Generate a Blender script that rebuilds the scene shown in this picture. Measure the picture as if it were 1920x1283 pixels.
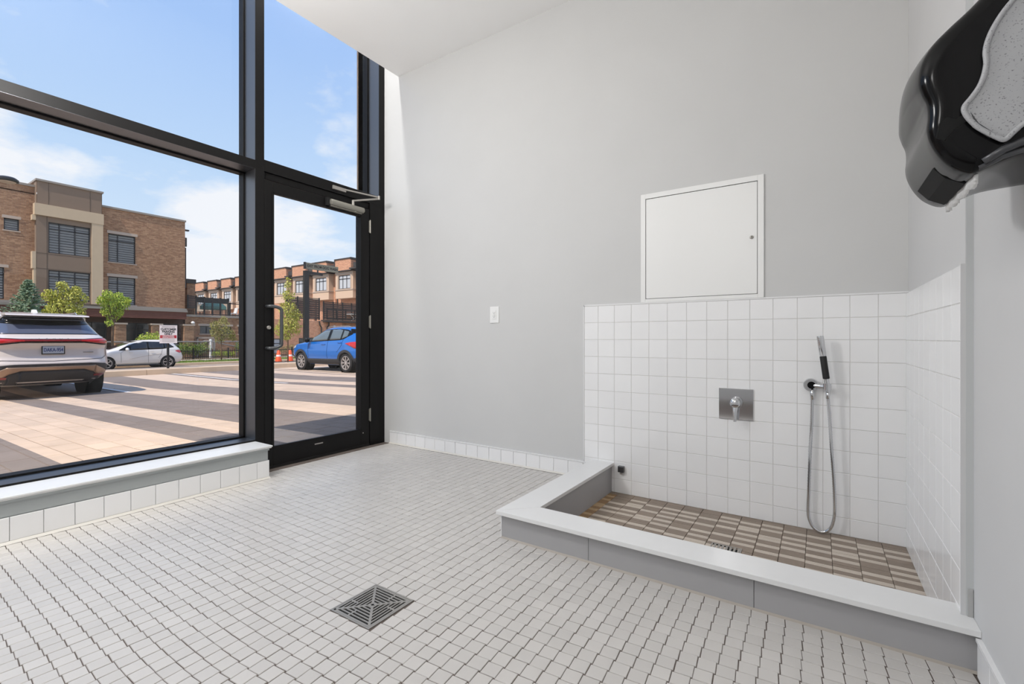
import bpy, bmesh, math, random
from mathutils import Vector, Matrix, Euler
random.seed(7)
PI = math.pi
for o in list(bpy.data.objects): bpy.data.objects.remove(o)
S = bpy.context.scene
COL = S.collection

# ------------------------------------------------------------------ camera
cam = bpy.data.cameras.new('camera'); cam_o = bpy.data.objects.new('camera', cam); COL.objects.link(cam_o)
cam.sensor_width = 36; cam.lens = 16.309; cam.shift_y = -5.7/1920
cam.clip_start = 0.02; cam.clip_end = 600
cam_o.location = (0, 0, 0.92); cam_o.rotation_euler = (PI/2, 0, 0.58398)
S.camera = cam_o
S.view_settings.view_transform = 'Standard'; S.view_settings.look = 'None'
S.view_settings.exposure = 0.0; S.view_settings.gamma = 1.0
S.view_settings.use_curve_mapping = False

# ------------------------------------------------------------------ sky
SKY = 1.0
world = bpy.data.worlds.new('sky'); S.world = world; world.use_nodes = True
nt = world.node_tree; nt.nodes.clear()
def N(t, **k):
    n = nt.nodes.new(t)
    for a, b in k.items(): setattr(n, a, b)
    return n
L = lambda a, b: nt.links.new(a, b)
tc = N('ShaderNodeTexCoord'); sep = N('ShaderNodeSeparateXYZ'); L(tc.outputs['Generated'], sep.inputs[0])
grad = N('ShaderNodeValToRGB'); L(sep.outputs['Z'], grad.inputs[0])
e = grad.color_ramp.elements
e[0].position = 0.0; e[0].color = (.74, .86, .98, 1)
e[1].position = 0.75; e[1].color = (.26, .44, .88, 1)
for p, c in ((.15, (.66, .81, .98, 1)), (.3, (.52, .71, .97, 1)), (.5, (.38, .58, .95, 1))):
    q = e.new(p); q.color = c
# clouds on a flat layer overhead
addz = N('ShaderNodeMath', operation='ADD'); L(sep.outputs['Z'], addz.inputs[0]); addz.inputs[1].default_value = .22
dx = N('ShaderNodeMath', operation='DIVIDE'); L(sep.outputs['X'], dx.inputs[0]); L(addz.outputs[0], dx.inputs[1])
dy = N('ShaderNodeMath', operation='DIVIDE'); L(sep.outputs['Y'], dy.inputs[0]); L(addz.outputs[0], dy.inputs[1])
cmb = N('ShaderNodeCombineXYZ'); L(dx.outputs[0], cmb.inputs[0]); L(dy.outputs[0], cmb.inputs[1])
mp = N('ShaderNodeMapping'); L(cmb.outputs[0], mp.inputs[0]); mp.inputs['Location'].default_value = (5.3, .4, 0)
no = N('ShaderNodeTexNoise'); L(mp.outputs[0], no.inputs['Vector']); no.inputs['Scale'].default_value = 1.25
no.inputs['Detail'].default_value = 7; no.inputs['Roughness'].default_value = .56
# more cloud towards the horizon
hz = N('ShaderNodeMapRange'); L(sep.outputs['Z'], hz.inputs[0]); hz.inputs[1].default_value = .05; hz.inputs[2].default_value = .45
hz.inputs[3].default_value = .20; hz.inputs[4].default_value = -.08
ad = N('ShaderNodeMath', operation='ADD'); L(no.outputs['Fac'], ad.inputs[0]); L(hz.outputs[0], ad.inputs[1])
cr = N('ShaderNodeValToRGB'); L(ad.outputs[0], cr.inputs[0])
cr.color_ramp.elements[0].position = .50; cr.color_ramp.elements[0].color = (0, 0, 0, 1)
cr.color_ramp.elements[1].position = .60; cr.color_ramp.elements[1].color = (.92, .92, .92, 1)
mx = N('ShaderNodeMix', data_type='RGBA'); L(cr.outputs[0], mx.inputs[0]); L(grad.outputs[0], mx.inputs[6]); mx.inputs[7].default_value = (.94, .96, 1.0, 1)
bg = N('ShaderNodeBackground'); L(mx.outputs[2], bg.inputs[0]); bg.inputs[1].default_value = SKY
wo = N('ShaderNodeOutputWorld'); L(bg.outputs[0], wo.inputs[0])

# ------------------------------------------------------------------ sun
sun = bpy.data.lights.new('sun', 'SUN'); sun.energy = 4.3; sun.angle = .01; sun.color = (1.0, .90, .80)
sun_o = bpy.data.objects.new('sun', sun); COL.objects.link(sun_o)
sv = Vector((.14, -.66, 1.0)).normalized()
sun_o.rotation_euler = sv.to_track_quat('Z', 'Y').to_euler(); sun_o.location = (0, -20, 30)

# ------------------------------------------------------------------ added fill lights of the room, unseen
def area(name, loc, sx, sy, power, col=(1, .97, .93), rot=(0, 0, 0)):
    l = bpy.data.lights.new(name, 'AREA'); l.shape = 'RECTANGLE'; l.size = sx; l.size_y = sy; l.energy = power; l.color = col
    o = bpy.data.objects.new(name, l); COL.objects.link(o); o.location = loc; o.rotation_euler = rot
    return o
def globe(loc, power, r=.2):
    l = bpy.data.lights.new('fill_light', 'POINT'); l.energy = power; l.shadow_soft_size = r; l.color = (1, .985, .965)
    o = bpy.data.objects.new('fill_light', l); COL.objects.link(o); o.location = loc
globe((-2.45, .45, 2.3), 95)  # unseen light added to brighten the window side of the room
globe((-1.0, -.95, 2.35), 34)  # second unseen light, added to lift the rest of the room
area('gap_fill_light', (-3.14, .9, 3.9), .06, 3.4, 34, (1, .985, .96))  # unseen strip added in the gap by the glass to brighten that corner

# ------------------------------------------------------------------ materials
def s2l(c):
    return tuple(((v/255)/12.92 if v/255 <= .04045 else ((v/255+.055)/1.055)**2.4) for v in c) + (1,)
MATS = {}
class NT:
    def __init__(s, m): s.t = m.node_tree; s.b = s.t.nodes['Principled BSDF']
    def n(s, t, **k):
        q = s.t.nodes.new(t)
        for a, b in k.items(): setattr(q, a, b)
        return q
    def l(s, a, b): s.t.links.new(a, b)
def mat(name, col, rough=.6, metal=0., var=0., nscale=8., bump=0., bscale=60., coat=0., spec=None, randv=0., emis=None):
    m = bpy.data.materials.new(name); m.use_nodes = True; k = NT(m); b = k.b
    c = s2l(col); b.inputs['Base Color'].default_value = c
    b.inputs['Roughness'].default_value = rough; b.inputs['Metallic'].default_value = metal
    b.inputs['Coat Weight'].default_value = coat; b.inputs['Coat Roughness'].default_value = .04
    if spec is not None: b.inputs['Specular IOR Level'].default_value = spec
    src = None
    if var or randv or bump:
        geo = k.n('ShaderNodeNewGeometry')
    if var:
        nz = k.n('ShaderNodeTexNoise'); k.l(geo.outputs['Position'], nz.inputs['Vector']); nz.inputs['Scale'].default_value = nscale; nz.inputs['Detail'].default_value = 5
        mr = k.n('ShaderNodeMapRange'); k.l(nz.outputs['Fac'], mr.inputs[0]); mr.inputs[1].default_value = .25; mr.inputs[2].default_value = .75
        mr.inputs[3].default_value = 1-var; mr.inputs[4].default_value = 1+var
        src = mr.outputs[0]
    if randv:
        oi = k.n('ShaderNodeObjectInfo'); a = k.n('ShaderNodeMath', operation='ADD'); k.l(oi.outputs['Random'], a.inputs[0]); k.l(geo.outputs['Random Per Island'], a.inputs[1])
        f = k.n('ShaderNodeMath', operation='FRACT'); k.l(a.outputs[0], f.inputs[0])
        mr2 = k.n('ShaderNodeMapRange'); k.l(f.outputs[0], mr2.inputs[0]); mr2.inputs[3].default_value = 1-randv; mr2.inputs[4].default_value = 1+randv*.6
        if src is not None:
            mm = k.n('ShaderNodeMath', operation='MULTIPLY'); k.l(src, mm.inputs[0]); k.l(mr2.outputs[0], mm.inputs[1]); src = mm.outputs[0]
        else: src = mr2.outputs[0]
    if src is not None:
        v = k.n('ShaderNodeVectorMath', operation='SCALE'); v.inputs[0].default_value = c[:3]; k.l(src, v.inputs['Scale']); k.l(v.outputs[0], b.inputs['Base Color'])
    if bump:
        nb = k.n('ShaderNodeTexNoise'); k.l(geo.outputs['Position'], nb.inputs['Vector']); nb.inputs['Scale'].default_value = bscale; nb.inputs['Detail'].default_value = 3
        bp = k.n('ShaderNodeBump'); bp.inputs['Strength'].default_value = bump; bp.inputs['Distance'].default_value = .01; k.l(nb.outputs['Fac'], bp.inputs['Height']); k.l(bp.outputs[0], b.inputs['Normal'])
    if emis: b.inputs['Emission Color'].default_value = s2l(col); b.inputs['Emission Strength'].default_value = emis
    MATS[name] = m
    return m
def brick_mat(name, axis, c1, c2, mortar, bias=0.):
    m = bpy.data.materials.new(name); m.use_nodes = True; k = NT(m)
    g = k.n('ShaderNodeNewGeometry'); s = k.n('ShaderNodeSeparateXYZ'); k.l(g.outputs['Position'], s.inputs[0])
    c = k.n('ShaderNodeCombineXYZ'); k.l(s.outputs[axis], c.inputs[0]); k.l(s.outputs['Z'], c.inputs[1])
    t = k.n('ShaderNodeTexBrick'); k.l(c.outputs[0], t.inputs['Vector'])
    t.inputs['Color1'].default_value = s2l(c1); t.inputs['Color2'].default_value = s2l(c2); t.inputs['Mortar'].default_value = s2l(mortar)
    t.inputs['Scale'].default_value = 1; t.inputs['Brick Width'].default_value = .24; t.inputs['Row Height'].default_value = .08; t.inputs['Mortar Size'].default_value = .007
    t.inputs['Bias'].default_value = bias
    nz = k.n('ShaderNodeTexNoise'); k.l(c.outputs[0], nz.inputs['Vector']); nz.inputs['Scale'].default_value = 7; nz.inputs['Detail'].default_value = 8; nz.inputs['Roughness'].default_value = .8
    mr = k.n('ShaderNodeMapRange'); k.l(nz.outputs['Fac'], mr.inputs[0]); mr.inputs[1].default_value = .3; mr.inputs[2].default_value = .7; mr.inputs[3].default_value = .68; mr.inputs[4].default_value = 1.32
    v = k.n('ShaderNodeVectorMath', operation='SCALE'); k.l(t.outputs['Color'], v.inputs[0]); k.l(mr.outputs[0], v.inputs['Scale']); k.l(v.outputs[0], k.b.inputs['Base Color'])
    k.b.inputs['Roughness'].default_value = .9
    return m
def glass_mat(name, tint=(1, 1, 1), refl=.06, rough=0.0):
    m = bpy.data.materials.new(name); m.use_nodes = True; t = m.node_tree; t.nodes.clear()
    tr = t.nodes.new('ShaderNodeBsdfTransparent'); tr.inputs[0].default_value = tint + (1,)
    gl = t.nodes.new('ShaderNodeBsdfGlossy'); gl.inputs['Roughness'].default_value = rough
    lw = t.nodes.new('ShaderNodeLayerWeight'); lw.inputs['Blend'].default_value = .5
    pw = t.nodes.new('ShaderNodeMath'); pw.operation = 'POWER'; pw.inputs[1].default_value = 5; t.links.new(lw.outputs['Facing'], pw.inputs[0])
    mu = t.nodes.new('ShaderNodeMath'); mu.operation = 'MULTIPLY_ADD'; mu.inputs[1].default_value = .6; mu.inputs[2].default_value = refl*.3; t.links.new(pw.outputs[0], mu.inputs[0])
    mu.use_clamp = True
    mxs = t.nodes.new('ShaderNodeMixShader'); out = t.nodes.new('ShaderNodeOutputMaterial')
    t.links.new(mu.outputs[0], mxs.inputs[0]); t.links.new(tr.outputs[0], mxs.inputs[1]); t.links.new(gl.outputs[0], mxs.inputs[2]); t.links.new(mxs.outputs[0], out.inputs[0])
    return m
M = dict(
 paint=mat('wall_paint', (206, 206, 205), .7, var=.015, nscale=3, bump=.02, bscale=200),
 paint_r=mat('wall_paint_right', (206, 206, 206), .7, var=.02, nscale=3),
 ceil=mat('ceiling_paint', (242, 242, 241), .8, var=.01, nscale=2),
 tile=mat('white_glazed_tile', (241, 241, 241), .22, var=.012, nscale=6, randv=.02),
 grout=mat('wall_grout', (206, 204, 200), .9),
 trimw=mat('white_edge_trim', (232, 232, 232), .35),
 ftile=mat('matte_floor_mosaic', (201, 197, 192), .42, var=.02, nscale=9, bump=.05, bscale=400, randv=.045),
 fgrout=mat('floor_grout', (102, 92, 86), .9, var=.15, nscale=12),
 stone=mat('white_quartz', (228, 228, 227), .3, var=.01, nscale=20),
 graypanel=mat('gray_panel', (168, 167, 168), .55, var=.02, nscale=6),
 sillgray=mat('gray_apron_paint', (163, 168, 168), .5, var=.02, nscale=6),
 alum=mat('dark_bronze_aluminium', (20, 19, 19), .5, metal=.0, spec=.2),
 alumin=mat('satin_reveal', (116, 118, 122), .42, metal=1.),
 black=mat('black_rubber', (14, 14, 15), .6),
 chrome=mat('chrome', (205, 206, 208), .08, metal=1.),
 steel=mat('brushed_steel', (168, 164, 158), .45, metal=.55, var=.06, nscale=30),
 closer=mat('closer_paint', (150, 147, 138), .4, metal=.5),
 grayhandle=mat('handle_gray', (78, 80, 82), .35, metal=.4),
 void=mat('dark_void', (9, 9, 9), .9),
 gloss_black=mat('glossy_black_plastic', (12, 12, 13), .16, spec=.18),
 white_pl=mat('white_plastic', (236, 236, 234), .35),
 paper=mat('paper_towel', (232, 232, 230), .95, bump=.3, bscale=150),
 dark_tile=mat('taupe_strip', (142, 127, 113), .5, var=.07, nscale=60, randv=.07),
 light_tile=mat('cream_strip', (200, 188, 174), .5, var=.05, nscale=60, randv=.05),
 silicone=mat('white_silicone', (222, 218, 210), .4),
 glass=glass_mat('window_glass'),
 # outside
 asphalt=mat('asphalt', (158, 142, 126), .95, var=.06, nscale=3),
 concrete=mat('concrete_curb', (206, 182, 154), .9, var=.06, nscale=4),
 concrete2=mat('concrete_walk', (190, 178, 165), .9, var=.04, nscale=2),
 grass=mat('grass', (112, 132, 58), .95, var=.25, nscale=9),
 stucco=mat('brown_stucco', (132, 114, 98), .95, var=.03, nscale=4),
 cream=mat('cream_stucco', (196, 176, 148), .9, var=.03, nscale=4),
 lintel=mat('stone_lintel', (186, 170, 155), .9),
 winframe=mat('window_frame_dark', (38, 40, 44), .5),
 pane=mat('window_pane', (56, 62, 68), .12, spec=.6),
 blind=mat('zebra_blind', (136, 138, 138), .7),
 blindpane=mat('curtain_pane', (196, 200, 204), .3),
 sidingr=mat('brown_siding', (116, 72, 60), .8, var=.08, nscale=5),
 cap=mat('metal_coping', (150, 142, 132), .5),
 darkcap=mat('dark_coping', (58, 54, 52), .6),
 fence=mat('black_metal', (26, 27, 29), .5),
 bark=mat('bark', (112, 88, 70), .95),
 rail=mat('galvanised_rail', (150, 146, 142), .5, metal=.3),
 whitepaint=mat('white_road_paint', (228, 222, 214), .8),
 orange=mat('orange_plastic', (232, 88, 40), .5),
 umb=mat('green_canvas', (120, 176, 152), .8),
 tyre=mat('tyre_rubber', (30, 30, 31), .8),
 rim=mat('alloy_rim', (196, 190, 186), .3, metal=.6),
 clad=mat('car_cladding', (52, 52, 54), .7),
 carglass=mat('car_glass', (30, 34, 40), .05, coat=.3),
 headl=mat('headlight', (190, 195, 200), .15),
 red=mat('tail_light_red', (190, 22, 26), .15, coat=.5),
 signw=mat('sign_white', (232, 224, 222), .6),
 signr=mat('sign_red', (178, 40, 52), .6),
 ink=mat('sign_ink', (26, 24, 24), .7),
 signo=mat('sign_olive', (132, 130, 112), .6),
 plate=mat('plate_face', (176, 186, 198), .5),
 plateb=mat('plate_blue', (40, 60, 120), .5),
)
# banded paving: the bands are the colour of the paving stones themselves
def paving(name, joints):
    m = bpy.data.materials.new(name); m.use_nodes = True; k = NT(m)
    g = k.n('ShaderNodeNewGeometry'); s = k.n('ShaderNodeSeparateXYZ'); k.l(g.outputs['Position'], s.inputs[0])
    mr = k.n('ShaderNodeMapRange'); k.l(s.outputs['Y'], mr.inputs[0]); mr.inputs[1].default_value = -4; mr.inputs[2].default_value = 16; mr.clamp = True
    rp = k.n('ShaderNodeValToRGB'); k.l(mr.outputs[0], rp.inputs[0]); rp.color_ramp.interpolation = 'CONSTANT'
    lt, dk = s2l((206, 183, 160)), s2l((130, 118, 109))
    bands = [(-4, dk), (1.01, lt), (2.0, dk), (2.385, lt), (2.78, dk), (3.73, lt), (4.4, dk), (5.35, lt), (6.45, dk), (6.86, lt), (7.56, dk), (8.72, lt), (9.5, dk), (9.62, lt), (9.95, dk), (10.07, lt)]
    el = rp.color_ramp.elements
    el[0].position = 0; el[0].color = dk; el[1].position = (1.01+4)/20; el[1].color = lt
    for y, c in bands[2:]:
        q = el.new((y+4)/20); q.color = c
    nz = k.n('ShaderNodeTexNoise'); k.l(g.outputs['Position'], nz.inputs['Vector']); nz.inputs['Scale'].default_value = 2.2; nz.inputs['Detail'].default_value = 9; nz.inputs['Roughness'].default_value = .65
    r2 = k.n('ShaderNodeMapRange'); k.l(nz.outputs['Fac'], r2.inputs[0]); r2.inputs[1].default_value = .3; r2.inputs[2].default_value = .7; r2.inputs[3].default_value = .9; r2.inputs[4].default_value = 1.09
    oi = k.n('ShaderNodeObjectInfo'); a = k.n('ShaderNodeMath', operation='ADD'); k.l(oi.outputs['Random'], a.inputs[0]); k.l(g.outputs['Random Per Island'], a.inputs[1])
    f = k.n('ShaderNodeMath', operation='FRACT'); k.l(a.outputs[0], f.inputs[0])
    r3 = k.n('ShaderNodeMapRange'); k.l(f.outputs[0], r3.inputs[0]); r3.inputs[3].default_value = .93; r3.inputs[4].default_value = 1.05
    mm = k.n('ShaderNodeMath', operation='MULTIPLY'); k.l(r2.outputs[0], mm.inputs[0]); k.l(r3.outputs[0], mm.inputs[1])
    v = k.n('ShaderNodeVectorMath', operation='SCALE'); k.l(rp.outputs[0], v.inputs[0]); k.l(mm.outputs[0], v.inputs['Scale']); k.l(v.outputs[0], k.b.inputs['Base Color'])
    k.b.inputs['Roughness'].default_value = .9
    return m
M['paving'] = paving('banded_paving', True)
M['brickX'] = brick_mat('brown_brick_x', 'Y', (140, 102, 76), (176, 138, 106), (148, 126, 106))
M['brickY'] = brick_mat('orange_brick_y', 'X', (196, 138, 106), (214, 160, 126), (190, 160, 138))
M['brickLit'] = brick_mat('sunlit_brick_x', 'Y', (200, 140, 108), (216, 162, 128), (190, 160, 138))  # lighter orange brick: sunlight on the podium put into its colour
def leaf_mat(name, c1, c2):
    m = mat(name, c1, .6); k = NT(m)
    g = k.n('ShaderNodeNewGeometry'); mx_ = k.n('ShaderNodeMix', data_type='RGBA'); k.l(g.outputs['Random Per Island'], mx_.inputs[0])
    mx_.inputs[6].default_value = s2l(c1); mx_.inputs[7].default_value = s2l(c2); k.l(mx_.outputs[2], k.b.inputs['Base Color'])
    k.b.inputs['Transmission Weight'].default_value = 0
    return m
M['leaf_y'] = leaf_mat('leaf_yellow_green', (150, 160, 62), (205, 200, 96))
M['leaf_g'] = leaf_mat('leaf_bright_green', (132, 166, 52), (196, 206, 84))
M['leaf_o'] = leaf_mat('leaf_olive', (116, 122, 62), (170, 160, 92))
M['leaf_d'] = leaf_mat('leaf_hedge', (70, 100, 40), (130, 150, 60))
M['needle'] = leaf_mat('spruce_needles', (112, 140, 112), (170, 188, 156))

# ------------------------------------------------------------------ mesh helpers
class MB:
    def __init__(s): s.v = []; s.f = []; s.mi = []
    def add(s, vs, fs, mi=0):
        b = len(s.v); s.v += [tuple(p) for p in vs]; s.f += [tuple(b+i for i in f) for f in fs]; s.mi += [mi]*len(fs); return s
    def box(s, x0, x1, y0, y1, z0, z1, mi=0):
        if x0 > x1: x0, x1 = x1, x0
        if y0 > y1: y0, y1 = y1, y0
        if z0 > z1: z0, z1 = z1, z0
        return s.add([(x0,y0,z0),(x1,y0,z0),(x1,y1,z0),(x0,y1,z0),(x0,y0,z1),(x1,y0,z1),(x1,y1,z1),(x0,y1,z1)],
              [(0,3,2,1),(4,5,6,7),(0,1,5,4),(1,2,6,5),(2,3,7,6),(3,0,4,7)], mi)
    def prism(s, poly, axis, a, b, mi=0):
        n = len(poly)
        def P(p, t):
            if axis == 'x': return (t, p[0], p[1])
            if axis == 'y': return (p[0], t, p[1])
            return (p[0], p[1], t)
        vs = [P(p, a) for p in poly] + [P(p, b) for p in poly]
        fs = [tuple(range(n)), tuple(range(2*n-1, n-1, -1))] + [(i, i+n, (i+1) % n+n, (i+1) % n) for i in range(n)]
        return s.add(vs, fs, mi)
    def tube(s, path, r, seg=10, mi=0, cap=True):
        path = [Vector(p) for p in path]; n = len(path)
        rr = r if isinstance(r, (list, tuple)) else [r]*n
        rings = []; up = None
        for i, p in enumerate(path):
            t = (path[min(i+1, n-1)]-path[max(i-1, 0)]).normalized()
            if up is None:
                up = Vector((0, 0, 1)) if abs(t.z) < .9 else Vector((1, 0, 0))
            u = (up - t*up.dot(t)).normalized(); w = t.cross(u); up = u
            rings.append([p+(u*math.cos(2*PI*k/seg)+w*math.sin(2*PI*k/seg))*rr[i] for k in range(seg)])
        vs = [q for ring in rings for q in ring]; fs = []
        for i in range(n-1):
            for k in range(seg):
                a = i*seg+k; b = i*seg+(k+1) % seg; fs.append((a, b, b+seg, a+seg))
        if cap: fs += [tuple(range(seg-1, -1, -1)), tuple((n-1)*seg+k for k in range(seg))]
        return s.add(vs, fs, mi)
    def lathe(s, prof, c, axis='z', seg=32, mi=0, cap=True):
        # prof: list of (r, h) along the axis
        vs = []; fs = []; n = len(prof)
        for r, h in prof:
            for k in range(seg):
                a = 2*PI*k/seg; x, y = r*math.cos(a), r*math.sin(a)
                if axis == 'z': q = (c[0]+x, c[1]+y, c[2]+h)
                elif axis == 'y': q = (c[0]+x, c[1]+h, c[2]-y)
                else: q = (c[0]+h, c[1]+x, c[2]+y)
                vs.append(q)
        for i in range(n-1):
            for k in range(seg):
                a = i*seg+k; b = i*seg+(k+1) % seg; fs.append((a, b, b+seg, a+seg))
        if cap: fs += [tuple(range(seg-1, -1, -1)), tuple((n-1)*seg+k for k in range(seg))]
        return s.add(vs, fs, mi)
    def build(s, name, m, parent=None, off=None, smooth=False, bevel=0, kind=None, label=None, angle=None):
        me = bpy.data.meshes.new(name)
        vs = s.v
        if off is not None: vs = [(a-off[0], b-off[1], c-off[2]) for a, b, c in vs]
        me.from_pydata(vs, [], s.f)
        ms = m if isinstance(m, (list, tuple)) else [m]
        for q in ms: me.materials.append(q)
        if len(ms) > 1: me.polygons.foreach_set('material_index', s.mi)
        bm = bmesh.new(); bm.from_mesh(me); bmesh.ops.recalc_face_normals(bm, faces=bm.faces); bm.to_mesh(me); bm.free()
        if smooth:
            me.polygons.foreach_set('use_smooth', [True]*len(me.polygons))
            if angle: me.set_sharp_from_angle(angle=math.radians(angle))
        me.update()
        o = bpy.data.objects.new(name, me); COL.objects.link(o)
        if parent is not None: o.parent = parent
        if off is not None and parent is None: o.location = off
        if bevel:
            b = o.modifiers.new('bevel', 'BEVEL'); b.width = bevel; b.segments = 2; b.limit_method = 'ANGLE'
        if kind: o['kind'] = kind
        if label: o['label'] = label
        return o
class Thing:
    """an Empty at the thing's base; parts are built in world coordinates and stored relative to it"""
    def __init__(s, name, loc, label=None, cat=None, group=None, kind=None):
        s.o = bpy.data.objects.new(name, None); COL.objects.link(s.o); s.o.location = loc; s.o.empty_display_size = .1
        s.loc = loc
        if label: s.o['label'] = label
        if cat: s.o['category'] = cat
        if group: s.o['group'] = group
        if kind: s.o['kind'] = kind
    def part(s, name, mb, m, **k): return mb.build(name, m, s.o, off=s.loc, **k)
    def sub(s, parent, name, mb, m, **k): return mb.build(name, m, parent, off=s.loc, **k)
def tag(o, label=None, cat=None, group=None, kind=None):
    if label: o['label'] = label
    if cat: o['category'] = cat
    if group: o['group'] = group
    if kind: o['kind'] = kind
    return o
def text_mesh(name, body, size, m, matrix, parent, extr=.001, align='CENTER', sx=1.0, bold=0.):
    cu = bpy.data.curves.new(name, 'FONT'); cu.offset = bold; cu.body = body; cu.size = size; cu.extrude = extr; cu.align_x = align; cu.align_y = 'CENTER'
    o = bpy.data.objects.new(name, cu); COL.objects.link(o)
    dg = bpy.context.evaluated_depsgraph_get(); me = bpy.data.meshes.new_from_object(o.evaluated_get(dg))
    bpy.data.objects.remove(o)
    me.transform(Matrix.Diagonal((sx, 1, 1, 1))); me.transform(matrix); me.materials.clear(); me.materials.append(m)
    o = bpy.data.objects.new(name, me); COL.objects.link(o)
    if parent is not None: o.parent = parent
    return o
def copy_tree(o, parent=None):
    c = o.copy(); COL.objects.link(c); c.parent = parent
    for ch in list(o.children): copy_tree(ch, c)
    return c

# ================================================================== ROOM SHELL
XW = -3.24            # room-side face of the window frames
D = 2.834             # back wall
XS, XR = .350, .367   # tiled shower wall, plain right wall
YE = 1.822            # where the tiled furring ends
ZC = 3.21             # underside of the ceiling
YB = -1.9             # wall behind the camera
P = .1104             # wall tile pitch

def tile_block(w, h, t, ch=.0015):
    """local: face towards -y, centre origin; chamfered"""
    x, z = w/2, h/2
    mb = MB()
    vs = [(-x,0,-z),(x,0,-z),(x,0,z),(-x,0,z), (-x,-t+ch,-z),(x,-t+ch,-z),(x,-t+ch,z),(-x,-t+ch,z), (-x+ch,-t,-z+ch),(x-ch,-t,-z+ch),(x-ch,-t,z-ch),(-x+ch,-t,z-ch)]
    fs = [(0,1,5,4),(1,2,6,5),(2,3,7,6),(3,0,4,7),(4,5,9,8),(5,6,10,9),(6,7,11,10),(7,4,8,11),(8,9,10,11)]
    mb.add(vs, fs); return mb
TC = {}
def tile_mesh(w, h, t, m, name='tile'):
    key = (round(w, 4), round(h, 4), t, m.name)
    if key not in TC:
        o = tile_block(w, h, t).build(name, m); TC[key] = o.data; bpy.data.objects.remove(o)
    return TC[key]
def put_tile(parent, ploc, cx, y, z, w, h, t, m, rotz=0., name='tile', jit=.0):
    o = bpy.data.objects.new(name, tile_mesh(w, h, t, m, name)); COL.objects.link(o); o.parent = parent
    o.location = (cx-ploc[0], y-ploc[1], z-ploc[2])
    o.rotation_euler = (random.uniform(-jit, jit), 0, rotz+random.uniform(-jit, jit))
    return o

# --- back wall
wb = MB().box(-3.60, .60, D, D+.15, -.2, 4.05).build('wall_back', M['paint'], kind='structure', off=(0, D, 0))
tg = MB().box(-1.2945, XS, D-.0072, D, -.07, 1.136).build('grout_bed', M['grout'], wb, off=(0, D, 0))
zt = 1.136; xs0 = -1.2940
xcols = [XS - P*k for k in range(0, 16)]
for i in range(15):
    xr = XS - P*i; xl = max(XS - P*(i+1), xs0)
    if xr-xl < .02: continue
    for k in range(11):
        z1 = zt-P*k; z0 = max(z1-P, -.056)
        put_tile(wb, (0, D, 0), (xl+xr)/2, D-.003, (z0+z1)/2, xr-xl-.002, z1-z0-.002, .006, M['tile'], jit=.0025)
MB().box(xs0-.004, XS, D-.011, D, zt, zt+.008).box(xs0-.006, xs0, D-.011, D, .12, zt+.008).build('edge_trim', M['trimw'], wb, off=(0, D, 0))
# --- right wall (nearer, plain) and the tiled furring of the shower
wr = MB().box(XR, XR+.15, YB, D+.15, -.2, 4.05).build('wall_right', M['paint_r'], kind='structure', off=(XR, 0, 0))
MB().box(XS, XR, YE, D, -.07, 4.0).build('furring', M['paint_r'], wr, off=(XR, 0, 0))
MB().box(XS-.0072, XS, YE+.002, D, -.07, 1.130).build('grout_bed', M['grout'], wr, off=(XR, 0, 0))
for i in range(10):
    y1 = D-.008-P*i; y0 = max(y1-P, YE+.004)
    if y1-y0 < .02: continue
    for k in range(11):
        z1 = zt-.002-P*k; z0 = max(z1-P, -.056)
        put_tile(wr, (XR, 0, 0), XS-.003, (y0+y1)/2, (z0+z1)/2, y1-y0-.002, z1-z0-.002, .006, M['tile'], rotz=-PI/2, jit=.0025)
MB().box(XS-.010, XS+.001, YE-.003, YE+.003, .125, 1.136).build('metal_edge_strip', mat('satin_strip', (206, 206, 206), .5), wr, off=(XR, 0, 0), label='grey corner strip at the tile edge')
MB().box(XS+.001, XR, YE-.004, YE, .125, 3.21).build('gray_corner_strip', mat('gray_jamb', (196, 198, 198), .6), wr, off=(XR, 0, 0))
MB().box(XS+.004, XR-.002, YE-.007, YE-.003, .13, .21).build('strip_patch', mat('gray_jamb2', (178, 178, 176), .6), wr, off=(XR, 0, 0))
# --- wall behind the camera
MB().box(-3.60, XR+.15, YB-.15, YB, -.2, 4.05).build('wall_front', M['paint'], kind='structure', off=(0, YB, 0))
# --- dropped ceiling with its open edge set back from the glass, and the slab above the gap
ce = MB().box(-3.06, XR+.15, YB, D, ZC, ZC+.10).build('ceiling', M['ceil'], kind='structure', off=(0, 0, ZC))
MB().box(-3.06, -3.02, YB, D, ZC+.1, 4.0).box(-3.62, XR+.15, YB, D, 4.0, 4.15).build('bulkhead', M['ceil'], ce, off=(0, 0, ZC))

# --- floor: grout bed with recess for the shower, tiles laid one by one
fl = MB().box(-3.24, -1.227, YB, D, -.06, -.0025).box(-1.227, XR, YB, 1.767, -.06, -.0025).box(-3.6, XR, YB, D, -.2, -.06).build('floor', M['fgrout'], kind='structure')
T = .0496
DX0, DX1, DY0, DY1 = -1.384, -1.188, .973, 1.171
def proj(x, y):
    a = .58398; d = -math.sin(a)*x+math.cos(a)*y
    if d < .15: return None
    r = math.cos(a)*x+math.sin(a)*y
    return d, 960+869.8*r/d, 635.8+869.8*.92/d
cands = []
for i in range(-40, 40):
    x = -1.181 + T*(i+.5)
    if x < -3.235+T*.4 or x > XR-.01: continue
    for j in range(-60, 60):
        y = 1.171 + T*(j+.5)
        if y > D-.012 or y < -.3: continue
        if x < -3.03+T*.4 and y < 1.66: continue
        if x > -1.227+.0 and y > 1.767-.012: continue
        if DX0-.01 < x < DX1+.01 and DY0-.01 < y < DY1+.01: continue
        q = proj(x, y)
        vis = q is not None and -40 < q[1] < 1960 and q[2] < 1320
        cands.append(((q[0] if vis else 99), x, y))
cands.sort()
random.seed(11)
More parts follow.
